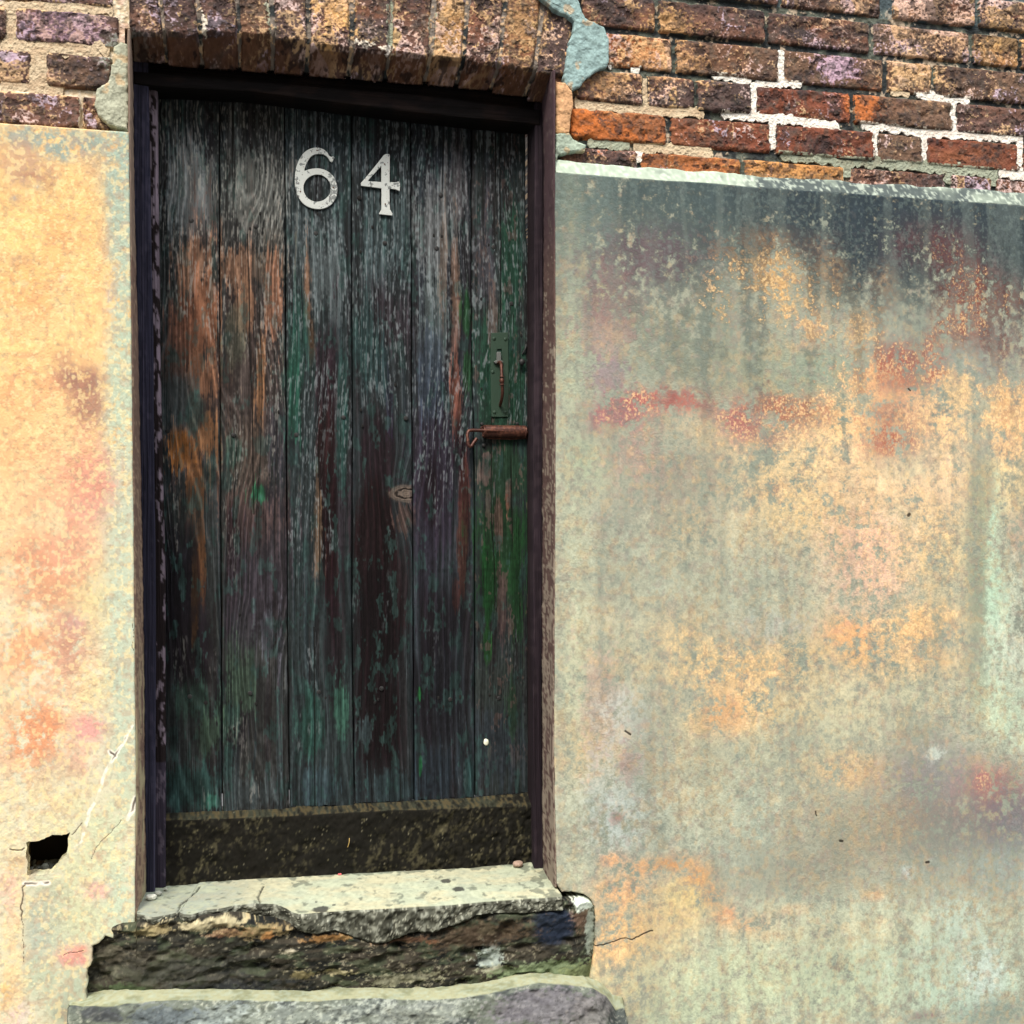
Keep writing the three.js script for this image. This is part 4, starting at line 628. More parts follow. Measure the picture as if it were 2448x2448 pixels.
const D_STAINS = stains([
  [440, 480, 60, 110, '#6c7a80', .75, 1.6], [600, 450, 70, 110, '#6a7879', .75, 1.6], [750, 600, 70, 120, '#66767b', .7, 1.5], [640, 560, 40, 70, '#868077', .6, 1.8], [920, 560, 60, 160, '#5f7478', .65, 1.5], [1050, 540, 40, 160, '#6f7680', .7, 1.6], [1090, 460, 26, 90, '#79757a', .6, 1.7], [1160, 600, 26, 130, '#5e5c66', .7, 1.4],
  [450, 470, 60, 120, '#8b9498', .85, 1.5], [610, 480, 70, 130, '#8f9390', .85, 1.5], [760, 660, 60, 130, '#7d8a8e', .75, 1.5], [1040, 560, 50, 120, '#8a8f92', .75, 1.6], [920, 640, 50, 90, '#6f8288', .7, 1.6], [1040, 760, 40, 120, '#7b8a8c', .7, 1.6], [620, 640, 70, 60, '#a8937f', .75, 1.8], [460, 620, 50, 40, '#a08a7a', .7, 1.8],
  [470, 850, 75, 340, '#66504a', .75, 1.6], [600, 850, 80, 340, '#5f504c', .7, 1.6], [920, 760, 60, 120, '#4d434c', .7, 1.5], [1040, 1150, 60, 220, '#41374a', .75, 1.4], [800, 1180, 40, 320, '#463a44', .7, 1.4], [640, 1330, 60, 220, '#4b414a', .7, 1.5], [910, 1750, 60, 150, '#30282c', .7, 1.3], [440, 1500, 60, 200, '#33303a', .7, 1.4],
  // bare orange brown timber
  [460, 650, 40, 70, '#8a6b58', .85, 1.8], [490, 760, 40, 110, '#8b6049', .9, 1.8], [450, 800, 36, 110, '#6e4938', .75, 1.8], [430, 900, 40, 80, '#5e4a42', .6, 1.7], [480, 900, 34, 60, '#86604a', .85, 1.9], [500, 1040, 26, 60, '#8f6748', .9, 1.9], [430, 1070, 26, 50, '#94602f', .85, 1.9], [470, 1160, 30, 70, '#7d5636', .7, 1.9], [480, 1330, 14, 120, '#80542f', .7, 2.0], [465, 1470, 10, 110, '#8a6233', .85, 1.7],
  [560, 640, 36, 70, '#8f6d58', .75, 1.9], [590, 740, 30, 60, '#957058', .7, 2.0], [650, 700, 26, 110, '#8d6550', .8, 1.9], [620, 900, 14, 140, '#8f694c', .8, 1.9], [560, 800, 30, 70, '#6d7062', .7, 1.6], [600, 1100, 60, 100, '#6d6057', .65, 1.7], [660, 1060, 26, 90, '#4a4a56', .6, 1.6], [590, 1230, 60, 70, '#6a5552', .6, 1.8], [620, 1180, 18, 24, '#2f7a58', .85, 1.6], [735, 690, 12, 110, '#8f6b52', .8, 1.7], [745, 820, 10, 90, '#6f5238', .6, 1.7],
  // green and teal paint left standing
  [715, 820, 26, 160, '#3d6a61', .85, 1.3], [705, 940, 22, 130, '#2f6152', .85, 1.3], [820, 1000, 16, 160, '#33615a', .75, 1.4], [560, 1080, 20, 40, '#3e645c', .7, 1.7], [430, 960, 50, 70, '#44565a', .7, 1.6], [470, 980, 24, 40, '#36504e', .7, 1.7], [880, 820, 40, 120, '#3b5c5c', .7, 1.6], [920, 900, 20, 120, '#3d5a5e', .7, 1.5],
  // brown black run stains
  [775, 900, 30, 150, '#42343c', .75, 1.4], [775, 1100, 22, 150, '#402b29', .9, 1.2], [785, 1260, 24, 140, '#2e1f22', .95, 1.1], [795, 1420, 18, 130, '#3a2726', .8, 1.3], [760, 1250, 10, 120, '#7c6550', .6, 1.7], [800, 1560, 30, 160, '#3b3138', .7, 1.4],
  [560, 1300, 20, 80, '#392830', .8, 1.4], [555, 1400, 16, 60, '#2f1c1c', .85, 1.3], [440, 1250, 50, 70, '#39403f', .7, 1.5], [430, 1400, 60, 130, '#262b33', .8, 1.3], [460, 1560, 60, 120, '#2d2f35', .75, 1.4], [600, 1450, 60, 120, '#4f4a55', .6, 1.6], [640, 1520, 24, 60, '#727783', .6, 1.7], [560, 1700, 60, 100, '#363a41', .7, 1.5],
  [905, 1080, 50, 120, '#3c3238', .8, 1.3], [900, 1300, 60, 170, '#2e2021', .95, 1.0], [910, 1500, 60, 160, '#231a1e', .95, 1.0], [900, 1700, 60, 160, '#2a2225', .9, 1.1], [930, 960, 14, 120, '#3c3350', .5, 1.6], [960, 1400, 20, 130, '#403234', .7, 1.5], [965, 1240, 24, 40, '#6a5650', .75, 1.6],
  [1090, 780, 14, 80, '#836860', .85, 1.6], [1085, 660, 10, 90, '#8d7263', .8, 1.7], [1060, 640, 12, 110, '#8d7c70', .7, 1.8], [1030, 900, 30, 120, '#4c5a6c', .7, 1.4], [1090, 960, 14, 110, '#7c5044', .85, 1.6], [1100, 1080, 22, 80, '#3f2d3a', .8, 1.4], [1110, 1200, 16, 110, '#5b3430', .85, 1.4], [1105, 1330, 16, 110, '#5c3f39', .9, 1.4], [1030, 1180, 20, 100, '#33262f', .75, 1.4], [1020, 1350, 24, 110, '#3a3a48', .7, 1.4], [1060, 1480, 60, 90, '#33343c', .75, 1.3], [1090, 1420, 10, 60, '#55332f', .7, 1.5], [1050, 1650, 60, 150, '#2b3038', .75, 1.4],
  // last board keeps most of its paint
  [1115, 760, 14, 60, '#2a5636', .9, 1.4], [1118, 880, 12, 60, '#2c5a38', .8, 1.5], [1225, 620, 30, 160, '#2c5a48', .8, 1.3], [1190, 800, 60, 70, '#2f5a48', .8, 1.2], [1195, 1330, 60, 160, '#27552f', .8, 1.4], [1200, 900, 60, 110, '#275340', .92, .9], [1200, 1000, 60, 80, '#2b5140', .9, .9], [1200, 1130, 60, 90, '#2f4d3a', .92, .9], [1195, 1260, 60, 90, '#27472f', .9, 1.1], [1170, 1400, 26, 120, '#1f5029', .9, 1.4], [1235, 1400, 16, 160, '#234c2b', .85, 1.4], [1165, 1540, 14, 60, '#2b5c30', .9, 1.3], [1200, 1450, 16, 90, '#5f4a4c', .8, 1.5], [1190, 1250, 12, 60, '#6b504c', .7, 1.8], [1215, 1180, 10, 40, '#8a5a50', .7, 1.8], [1160, 1130, 16, 30, '#8a7674', .7, 1.8], [1180, 770, 14, 60, '#7a6866', .75, 1.7], [1165, 1090, 14, 10, '#8c7674', .8, 1.4], [1190, 1640, 60, 60, '#414a48', .8, 1.3], [1190, 1780, 60, 90, '#3e4750', .8, 1.2], [1225, 1700, 16, 60, '#2e4a34', .7, 1.5],
  // algae at the foot
  [460, 1680, 50, 60, '#38544a', .7, 1.7], [590, 1640, 30, 80, '#4e6656', .7, 1.7], [490, 1760, 30, 50, '#4f6a58', .6, 1.8], [460, 1880, 70, 60, '#3d6360', .8, 1.5], [505, 1915, 20, 20, '#4f8a7c', .8, 1.5], [600, 1900, 70, 50, '#5a676b', .7, 1.6], [740, 1730, 40, 80, '#2f5a50', .7, 1.6], [815, 1690, 20, 90, '#4a7a6a', .8, 1.6], [770, 1880, 60, 50, '#4a5f68', .75, 1.5], [940, 1880, 60, 50, '#42575c', .75, 1.6], [875, 1750, 20, 40, '#51656a', .7, 1.7], [1040, 1850, 60, 60, '#34404c', .7, 1.5], [1120, 1860, 14, 60, '#3f6666', .7, 1.5], [1003, 1660, 4, 18, '#2d7a44', .9, .8], [1005, 1830, 4, 26, '#2f8050', .9, .8],
], ZD); for (const b of D_STAINS) if (b.c[0] > b.c[2] * 2.2 && b.c[0] > 0.1) b.c = b.c.map(v => v * 1.6); else if (b.c[1] > b.c[0] * 1.6 && b.c[1] > b.c[2] * 1.25) b.c = b.c.map(v => v * 1.1); else if (b.c[0] + b.c[1] + b.c[2] < 0.11) b.c = [b.c[0] * 0.62, b.c[1] * 0.42, b.c[2] * 0.5];
const knot = W(972, 1180, ZD);
const doorTex = paint(1152, 2048, doorRect, (x, y, o) => {
  let i = 0; while (i < 5 && x > seams[i + 1](y)) i++;
  const a = seams[i](y), b = seams[i + 1](y), s = (x - a) / (b - a), sd = 40 + i * 31;
  // grain bends round the knot of the fourth board
  let gx = x, kd = 9;
  if (i === 3) { const dx = x - knot[0], dy = y - knot[1]; kd = Math.hypot(dx / 0.026, dy / 0.013); const k = Math.exp(-(dx * dx / 0.0016 + dy * dy / 0.006)); gx = x - Math.sign(dy || 1) * 0; gx += 0.030 * k * (dx > -0.03 ? 1 : 1); }
  const wav = fbm(gx * 7 + i * 9, y * 1.6, 3, sd) - 0.5, wav2 = fbm(gx * 22, y * 5, 3, sd + 3) - 0.5;
  const cath = i < 2 ? 1.0 : i === 3 ? 0.5 : 0.55;
  const rr = (gx * (i < 2 ? 120 : 165) + wav * (i < 2 ? 44 : 24) * cath + wav2 * 6 * cath + i * 3.3);
  const ring = Math.pow(0.5 + 0.5 * Math.sin(rr * 2.1), 2.2);
  const fib = fbm(gx * 900 + wav * 30, y * 16, 2, sd + 5), str = fbm(gx * 110 + wav2 * 3, y * 2.0, 3, sd + 7), pat = fbm(x * 26, y * 9, 3, sd + 9), fin = fbm(x * 240, y * 110, 2, sd + 11);
  const q = C(['#474d4e', '#4d4f4f', '#414d50', '#3f474b', '#454c55', '#40494a'][i]); o[0] = q[0]; o[1] = q[1]; o[2] = q[2];
  mixc(o, C('#37444a'), 0.7 * sm(0.45, 0.65, str)); mixc(o, C('#6b747a'), 0.5 * sm(0.55, 0.72, pat * 0.5 + fib * 0.5)); mixc(o, C('#33282c'), 0.55 * sm(0.52, 0.68, fbm(x * 60, y * 2.6, 3, sd + 13)));
  const nz = (str - 0.5) * 0.9 + (pat - 0.5) * 0.55 + (fib - 0.5) * 0.6 + (fin - 0.5) * 0.4;
  applyStains(o, D_STAINS, x, y, nz * 0.62, true);
  mixc(o, C('#3c5c59'), 0.55 * sm(0.58, 0.66, fbm(x * 60 + 3, y * 22, 3, sd + 15) * 0.75 + fin * 0.25));
  if (i === 5) { const fl = fbm(x * 75, y * 24, 3, sd + 19) * 0.7 + fin * 0.3; mixc(o, C('#6e5c58'), 0.6 * sm(0.61, 0.66, fl) * sm(0.85, 1.0, y)); }
  mulc(o, 0.08 + 1.05 * fib + 0.8 * str);
  mulc(o, lerp(1, 0.5 + 1.0 * ring, i === 5 ? 0.3 : 0.75));
  mulc(o, (0.55 + 0.9 * fin) * 0.47 * (y < 1.35 ? lerp(1, 0.8, sm(0.45, 0.6, fbm(x * 40, y * 3, 3, 88))) : 1));
  const pale = fbm(gx * 420 + wav * 40, y * 30, 3, sd + 21) * 0.65 + fin * 0.35; mixc(o, C(i < 2 ? '#969692' : '#848d92'), 0.46 * sm(0.54, 0.72, pale) * sm(0.44, 0.62, fbm(x * 24, y * 7, 3, sd + 33) * 0.7 + 0.35 * sm(1.3, 2.2, y)));
  let h = 0.5 + (ring - 0.5) * (i === 5 ? 0.12 : 0.4) + (fib - 0.5) * 0.4 + (fin - 0.5) * 0.15;
  // drying checks along the grain
  const ch = n2(gx * 150 + wav * 9, y * 1.3, sd + 23), ck = n2(gx * 150 + wav * 9 + 40, y * 0.9, sd + 27);
  if (ch > 0.93) { const k = sm(0.93, 0.97, ch); mixc(o, C('#14120f'), 0.85 * k); h -= 0.6 * k; }
  // the long splits of the second and sixth boards
  const sp = i === 1 && y < W(600, 560, ZD)[1] && y > W(600, 1230, ZD)[1] ? W(598 + (0) , 700, ZD)[0] + (1.85 - y) * 0.02 + (fbm(y * 14, 1, 2, 3) - 0.5) * 0.004 : i === 5 && y > W(1190, 790, ZD)[1] ? W(1197, 600, ZD)[0] + (fbm(y * 14, 1, 2, 5) - 0.5) * 0.003 : i === 2 && y < W(700, 1500, ZD)[1] ? W(752, 1700, ZD)[0] + (fbm(y * 14, 1, 2, 7) - 0.5) * 0.003 : null;
  if (sp !== null) { const d = Math.abs(x - sp); if (d < 0.0018) { const k = 1 - sm(0.0005, 0.0018, d); mixc(o, C('#100e0d'), 0.9 * k); h -= 0.6 * k; } }
  if (kd < 1.9) {
    const rk = kd + (fbm(x * 120, y * 120, 2, 9) - 0.5) * 0.35, rg = 0.5 + 0.5 * Math.sin(rk * 14);
    const e = 1 - sm(1.0, 1.9, rk); const tail = fbm(x * 300, y * 300, 2, 15); mixc(o, C('#75685e'), 0.8 * e * (0.35 + 0.4 * rg + 0.5 * tail));
    const ol = (1 - sm(0.06, 0.2, Math.abs(rk - 0.85))) * sm(0.3, 0.5, fbm(x * 90 + 4, y * 90, 2, 17)); mixc(o, C('#120e0c'), 0.9 * ol); h -= 0.6 * ol;
  }
  o[3] = h;
});
const plankMat = stuffMat(doorTex, 0.82, 0.0032);
const metalDark = new THREE.MeshStandardMaterial({ color: new THREE.Color('#2b2b2c'), roughness: 0.6, metalness: 0.5 });
const holeMat = new THREE.MeshStandardMaterial({ color: new THREE.Color('#0c0b0b'), roughness: 1 });
// sunk screw head with a slot
function screwGeo(r, slotTurn = 0.6) {
  const pts = [[0, 0.0012], [r * 0.8, 0.001], [r, 0], [r, -0.004]].map(p => new THREE.Vector2(p[0], p[1]));
  const g = new THREE.LatheGeometry(pts.reverse(), 14); g.rotateX(Math.PI / 2);
  return g;
}
const slotGeo = (r, t) => { const g = new THREE.BoxGeometry(r * 1.7, r * 0.3, 0.0012); g.rotateZ(t); g.translate(0, 0, 0.0012); return g; };
const planks = [];
for (let i = 0; i < 6; i++) {
  const gap = 0.0011, zf = ZD + [0.001, 0, 0.0015, -0.001, 0.0005, 0.001][i], yb = Math.min(bots[i](seams[i](0.9)), bots[i](seams[i + 1](0.9)));
  const g = sweep({ s0: yb, s1: 2.455, n: 260, axis: 'y', counts: [1, 20, 1, 2, 2, 2], inset: 0.001, uv: doorRect,
    ring: s => { const a = seams[i](s) + gap, b = seams[i + 1](s) - (i === 5 ? 0.0006 : gap); return [[a, zf - 0.003], [a + 0.0025, zf], [b - 0.0025, zf], [b, zf - 0.003], [b, zf - 0.022], [a, zf - 0.022]]; },
    disp: (x, y, z, e, t) => {
      let yy = y; if (t === 0 || y < yb + 0.002) yy = bots[i](x) + (fbm(x * 160, i, 2, 9) - 0.5) * 0.006;
      const cup = Math.pow((x - (seams[i](y) + seams[i + 1](y)) / 2) / 0.06, 2) * 0.0008;
      return [x + (e < 1 || e >= 2 ? (fbm(y * 30, i * 9 + (e >= 2 ? 4 : 0), 3, 5) - 0.5) * 0.0016 : 0), yy, z + (z > zf - 0.004 ? (fbm(x * 60, y * 3, 3, 12 + i) - 0.5) * 0.0022 - cup : 0)];
    } });
  planks.push(mesh('plank', g, plankMat, door));
}
mesh('door_back', (() => { const g = new THREE.BoxGeometry(W(1252, 600, -0.21)[0] - W(372, 600, -0.21)[0], 1.6, 0.012); g.translate((W(1252, 600, -0.21)[0] + W(372, 600, -0.21)[0]) / 2, 1.66, -0.2145); return g; })(), new THREE.MeshStandardMaterial({ color: new THREE.Color('#2a2725'), roughness: 0.95 }), door);
planks[5].userData.label = 'board with the most green paint, carrying handle and bolt';
planks[3].userData.label = 'darkest board with a split knot at its right edge';
{
  const big = screwGeo(0.0052), tiny = screwGeo(0.0028);
  const list = [[458, 528, 1], [622, 511, 0], [612, 541, 1], [598, 547, 0], [755, 558, 1], [759, 512, 0], [920, 581, 1], [859, 473, 2], [1044, 594, 1], [1054, 467, 1], [1056, 565, 0], [1037, 563, 0], [1179, 591, 1], [1187, 557, 0], [1168, 586, 0], [890, 543, 0], [862, 602, 0], [401, 1031, 2], [558, 1040, 1], [708, 1040, 1], [666, 985, 0], [742, 1184, 0], [821, 998, 1], [863, 980, 0], [867, 1018, 0], [970, 1000, 1], [454, 1665, 1], [492, 1680, 2], [502, 1675, 0], [598, 1657, 1], [577, 1679, 0], [612, 1682, 0], [560, 1742, 0], [762, 1654, 1], [753, 1634, 0], [778, 1668, 0], [912, 1646, 1], [904, 1672, 0], [896, 1679, 0], [1048, 1668, 0], [1076, 1672, 1], [1060, 1689, 0], [1100, 1665, 0], [1170, 1661, 0], [1192, 1669, 1], [1237, 1620, 0], [1213, 1711, 0], [1187, 1666, 0], [1150, 715, 0], [1222, 726, 1], [1246, 802, 0], [1151, 930, 0], [945, 920, 0], [718, 1470, 0], [573, 1468, 0], [512, 1556, 0]];
  for (const [u, v, k] of list) {
    const [x, y] = W(u, v, ZD); let i = 0; while (i < 5 && x > seams[i + 1](y)) i++;
    if (k === 1) { const m = mesh('screw', mergeGeometries([big, slotGeo(0.005, hsh(u, v, 1) * 3)].map(g => g.toNonIndexed())), metalDark, planks[i]); m.position.set(x, y, ZD + 0.0012); }
    else { const m = mesh('nail', k === 2 ? big : tiny, holeMat, planks[i]); m.position.set(x, y, ZD + 0.0006); if (k === 0) m.scale.set(0.9, 1.5, 1); }
  }
}
// house numbers
const c2 = (a, b) => [600 + a * 0.4244, b * 0.4244];
const ZN = ZD + 0.0045;
const enamelTex = paint(256, 256, [0, 0, 0.2, 0.2], (x, y, o) => { const q = C('#c6ccca'); o[0] = q[0]; o[1] = q[1]; o[2] = q[2]; const n = fbm(x * 120, y * 120, 3, 3), m = fbm(x * 380, y * 380, 2, 4); mulc(o, 0.86 + 0.2 * n); const w = n * 0.65 + m * 0.35; if (w > 0.57) mixc(o, C('#5f6668'), sm(0.57, 0.62, w) * 0.85); if (m > 0.86) mixc(o, C('#6b3b22'), 0.7); o[3] = 0.6 - (w > 0.6 ? 0.3 : 0); });
const enamel = stuffMat(enamelTex, 0.45, 0.0006, 0.8);
const toN = ([a, b]) => { const p = W(...c2(a, b), ZN); return new THREE.Vector2(p[0], p[1]); };
function numberPlate(name, shape, label, screws) {
  const g = new THREE.ExtrudeGeometry(shape, { depth: 0.003, bevelEnabled: true, bevelThickness: 0.0008, bevelSize: 0.0008, bevelOffset: -0.0008, bevelSegments: 2, curveSegments: 40 });
  g.translate(0, 0, ZD + 0.0022); uvWorld(g, 0.1, 2.0, 0.2, 0.2);
  const m = mesh(name, g, enamel, door); m.userData.label = label;
  const sg = screwGeo(0.0018); for (const s of screws) { const q = toN(s), k = mesh('screw', sg, rust, m); k.position.set(q.x, q.y, ZD + 0.0058); }
}
const rust = new THREE.MeshStandardMaterial({ color: new THREE.Color('#5a3d2c'), roughness: 0.85, metalness: 0.2 });
{
  const out = [[470, 888], [457, 915], [444, 908], [436, 893], [418, 876], [392, 868], [362, 870], [336, 885], [318, 912], [306, 940], [302, 962], [320, 957], [352, 950], [388, 950], [425, 962], [455, 984], [477, 1018], [487, 1062], [483, 1102], [465, 1138], [436, 1164], [400, 1177], [360, 1177], [318, 1164], [285, 1138], [262, 1100], [250, 1056], [247, 1006], [252, 955], [266, 912], [288, 873], [315, 848], [345, 835], [375, 832], [405, 840], [428, 858], [440, 877], [452, 884], [462, 881]];
  const s6 = new THREE.Shape(); const P = out.map(toN); s6.moveTo(P[0].x, P[0].y); s6.lineTo(P[1].x, P[1].y); s6.splineThru(P.slice(2)); s6.closePath();
  const h = new THREE.Path(), cc = [372, 1060]; const hp = []; for (let i = 0; i < 40; i++) { const a = i / 40 * Math.PI * 2; hp.push(toN([cc[0] + 79 * Math.cos(a), cc[1] + 79 * Math.sin(a)])); } h.setFromPoints(hp); s6.holes.push(h);
  numberPlate('house_number', s6, 'worn white figure 6', [[372, 848], [278, 1080], [464, 1057]]);
  const s4 = new THREE.Shape([[748, 874], [760, 868], [780, 869], [782, 880], [781, 1026], [812, 1028], [836, 1022], [840, 1050], [837, 1077], [812, 1067], [780, 1063], [781, 1150], [784, 1182], [797, 1204], [795, 1215], [758, 1211], [722, 1207], [722, 1201], [735, 1180], [735, 1062], [680, 1055], [640, 1050], [620, 1047], [619, 1032], [640, 1008], [700, 936]].map(toN));
  s4.holes.push(new THREE.Path([[734, 936], [662, 1014], [660, 1021], [734, 1026]].map(toN)));
  numberPlate('house_number', s4, 'chipped white figure 4', [[752, 925], [756, 1150]]);
}
// handle with thumb latch
const c22 = (a, b, z) => W(700 + a * 0.3727, 700 + b * 0.3727, z);
const greenMat = new THREE.MeshStandardMaterial({ color: new THREE.Color('#1c3527'), roughness: 0.6, metalness: 0.1 });
const rustTex = paint(128, 128, [0, 0, 0.2, 0.2], (x, y, o) => { const q = C('#4a2c25'); o[0] = q[0]; o[1] = q[1]; o[2] = q[2]; const n = fbm(x * 160, y * 160, 3, 3); mixc(o, C('#6b4436'), sm(0.5, 0.65, n)); mulc(o, 0.6 + 0.8 * fbm(x * 400, y * 400, 2, 5)); o[3] = n; });
const ironMat = new THREE.MeshStandardMaterial({ map: rustTex.map, bumpMap: rustTex.bump, bumpScale: 0.0006, roughness: 0.48, metalness: 0.55 });
const tube = (pts, r, seg = 30) => new THREE.TubeGeometry(new THREE.CatmullRomCurve3(pts.map(p => new THREE.Vector3(...p)), false, 'catmullrom', 0.4), seg, r, 10);
{
  const q = (a, b) => c22(a, b, ZD + 0.003);
  const poly = [[1272, 258], [1380, 254], [1384, 500], [1382, 796], [1274, 796], [1268, 500]].map(p => q(...p));
  const slot = [[1308, 362], [1340, 360], [1342, 432], [1308, 432]].map(p => q(...p)).reverse();
  const hp = mesh('handle_plate', plate(poly, ZD + 0.001, ZD + 0.0042, 0.0007, [slot]), greenMat, door);
  const z = ZD + 0.004;
  const P = (a, b, d) => [...c22(a, b, z + d), z + d];
  mesh('grip', tube([P(1312, 452, 0.002), P(1330, 444, 0.014), P(1338, 470, 0.026), P(1341, 560, 0.034), P(1345, 640, 0.032), P(1338, 690, 0.020), P(1330, 722, 0.002)], 0.0036, 50), ironMat, hp);
  const kn = new THREE.SphereGeometry(0.0058, 16, 12); kn.scale(1, 1.35, 1); const k1 = P(1341, 565, 0.034); kn.translate(...k1); const k2 = new THREE.TorusGeometry(0.0044, 0.0014, 8, 16); k2.rotateX(Math.PI / 2); k2.translate(k1[0], k1[1] + 0.009, k1[2]); const k3 = k2.clone(); k3.translate(0, -0.018, 0);
  mesh('grip_knob', mergeGeometries([kn, k2, k3]), ironMat, hp);
  const lev = plate([[1310, 380], [1336, 378], [1338, 430], [1352, 440], [1340, 452], [1300, 452], [1290, 440], [1310, 430]].map(p => c22(p[0], p[1], z + 0.008)), z - 0.002, z + 0.007, 0.001);
  mesh('thumb_latch', lev, new THREE.MeshStandardMaterial({ color: new THREE.Color('#5c5f5e'), roughness: 0.6, metalness: 0.3 }), hp);
  const sg = mergeGeometries([screwGeo(0.0042), slotGeo(0.004, 0.8)].map(g => g.toNonIndexed()));
  for (const s of [[1290, 294], [1364, 298], [1282, 508], [1294, 766], [1364, 768]]) { const m = mesh('screw', sg, greenMat, hp); m.position.set(...q(...s), ZD + 0.0046); }
  // small knob and keeper beside it
  const [kx, ky] = c22(1462, 448, ZD);
  const kb = mesh('latch_knob', (() => { const s = new THREE.SphereGeometry(0.0072, 18, 14); s.scale(1, 1.1, 0.8); const st = new THREE.CylinderGeometry(0.003, 0.004, 0.014, 12); st.rotateX(Math.PI / 2); st.translate(0, 0, -0.006); return mergeGeometries([s, st]); })(), metalDark, door); kb.position.set(kx, ky, ZD + 0.012);
  const cb = tube([[...c22(1470, 395, ZD), ZD + 0.002], [...c22(1488, 360, ZD), ZD + 0.006], [...c22(1495, 330, ZD), ZD + 0.002]], 0.0016, 14); mesh('wire_hook', cb, metalDark, door);
}
// sliding bolt
{
  const z = ZD + 0.002, P = (a, b, d) => [...c22(a, b, z + d), z + d];
  const base = plate([[1215, 848], [1490, 858], [1508, 880], [1510, 936], [1400, 944], [1250, 938], [1222, 920], [1200, 868]].map(p => c22(p[0], p[1], z)), ZD + 0.001, ZD + 0.0045, 0.0008);
  const b = mesh('slide_bolt', base, ironMat, door); uvWorld(b.geometry, 0.5, 1.3, 0.2, 0.2); b.userData.label = 'rusty iron slide bolt below the handle';
  const A = P(1228, 868, 0.0), B = P(1500, 900, 0.0);
  const bar = new THREE.CylinderGeometry(0.0128, 0.0128, A[0] < B[0] ? Math.abs(P(1228, 0, 0)[0] - P(1488, 0, 0)[0]) : 0.1, 18); bar.rotateZ(Math.PI / 2); bar.scale(1, 1.15, 0.9); bar.translate((P(1228, 890, 0)[0] + P(1488, 890, 0)[0]) / 2, P(1358, 892, 0)[1], z + 0.0075);
  mesh('barrel', uvWorld(bar, 0.5, 1.3, 0.2, 0.2), ironMat, b);
  const rod = tube([P(1540, 898, 0.010), P(1480, 895, 0.010), P(1300, 885, 0.017), P(1160, 882, 0.018), P(1134, 884, 0.019), P(1121, 902, 0.021), P(1122, 945, 0.024), P(1128, 978, 0.026), P(1143, 986, 0.026), P(1160, 962, 0.025), P(1180, 934, 0.024)], 0.0042, 70); mesh('bolt_rod', uvWorld(rod, 0.5, 1.3, 0.2, 0.2), ironMat, b);
  for (const a of [1226, 1490]) { const s = new THREE.TorusGeometry(0.012, 0.0028, 8, 20); s.rotateY(Math.PI / 2); const c = P(a, 892, 0.0075); s.translate(...c); mesh('staple', s, ironMat, b); }
  const sg = screwGeo(0.004); for (const s of [[1212, 842], [1438, 840], [1222, 978]]) { const m = mesh('screw', sg, metalDark, b); m.position.set(...c22(s[0], s[1], z), z + 0.003); }
}
// pale wad stuck in a hole of the last board, and a white smear on the fourth
{
  const [x, y] = W(1162, 1774, ZD); const g = new THREE.IcosahedronGeometry(0.006, 2); const p = g.attributes.position; for (let i = 0; i < p.count; i++) { const k = 0.8 + 0.5 * fbm3(p.getX(i) * 300, p.getY(i) * 300, p.getZ(i) * 300, 2, 3); p.setXYZ(i, p.getX(i) * k, p.getY(i) * k * 1.2, p.getZ(i) * k * 0.5); }
  g.computeVertexNormals(); const m = mesh('filler_wad', g, new THREE.MeshStandardMaterial({ color: new THREE.Color('#cfd2bd'), roughness: 0.9 }), door); m.position.set(x, y, ZD + 0.001);
}

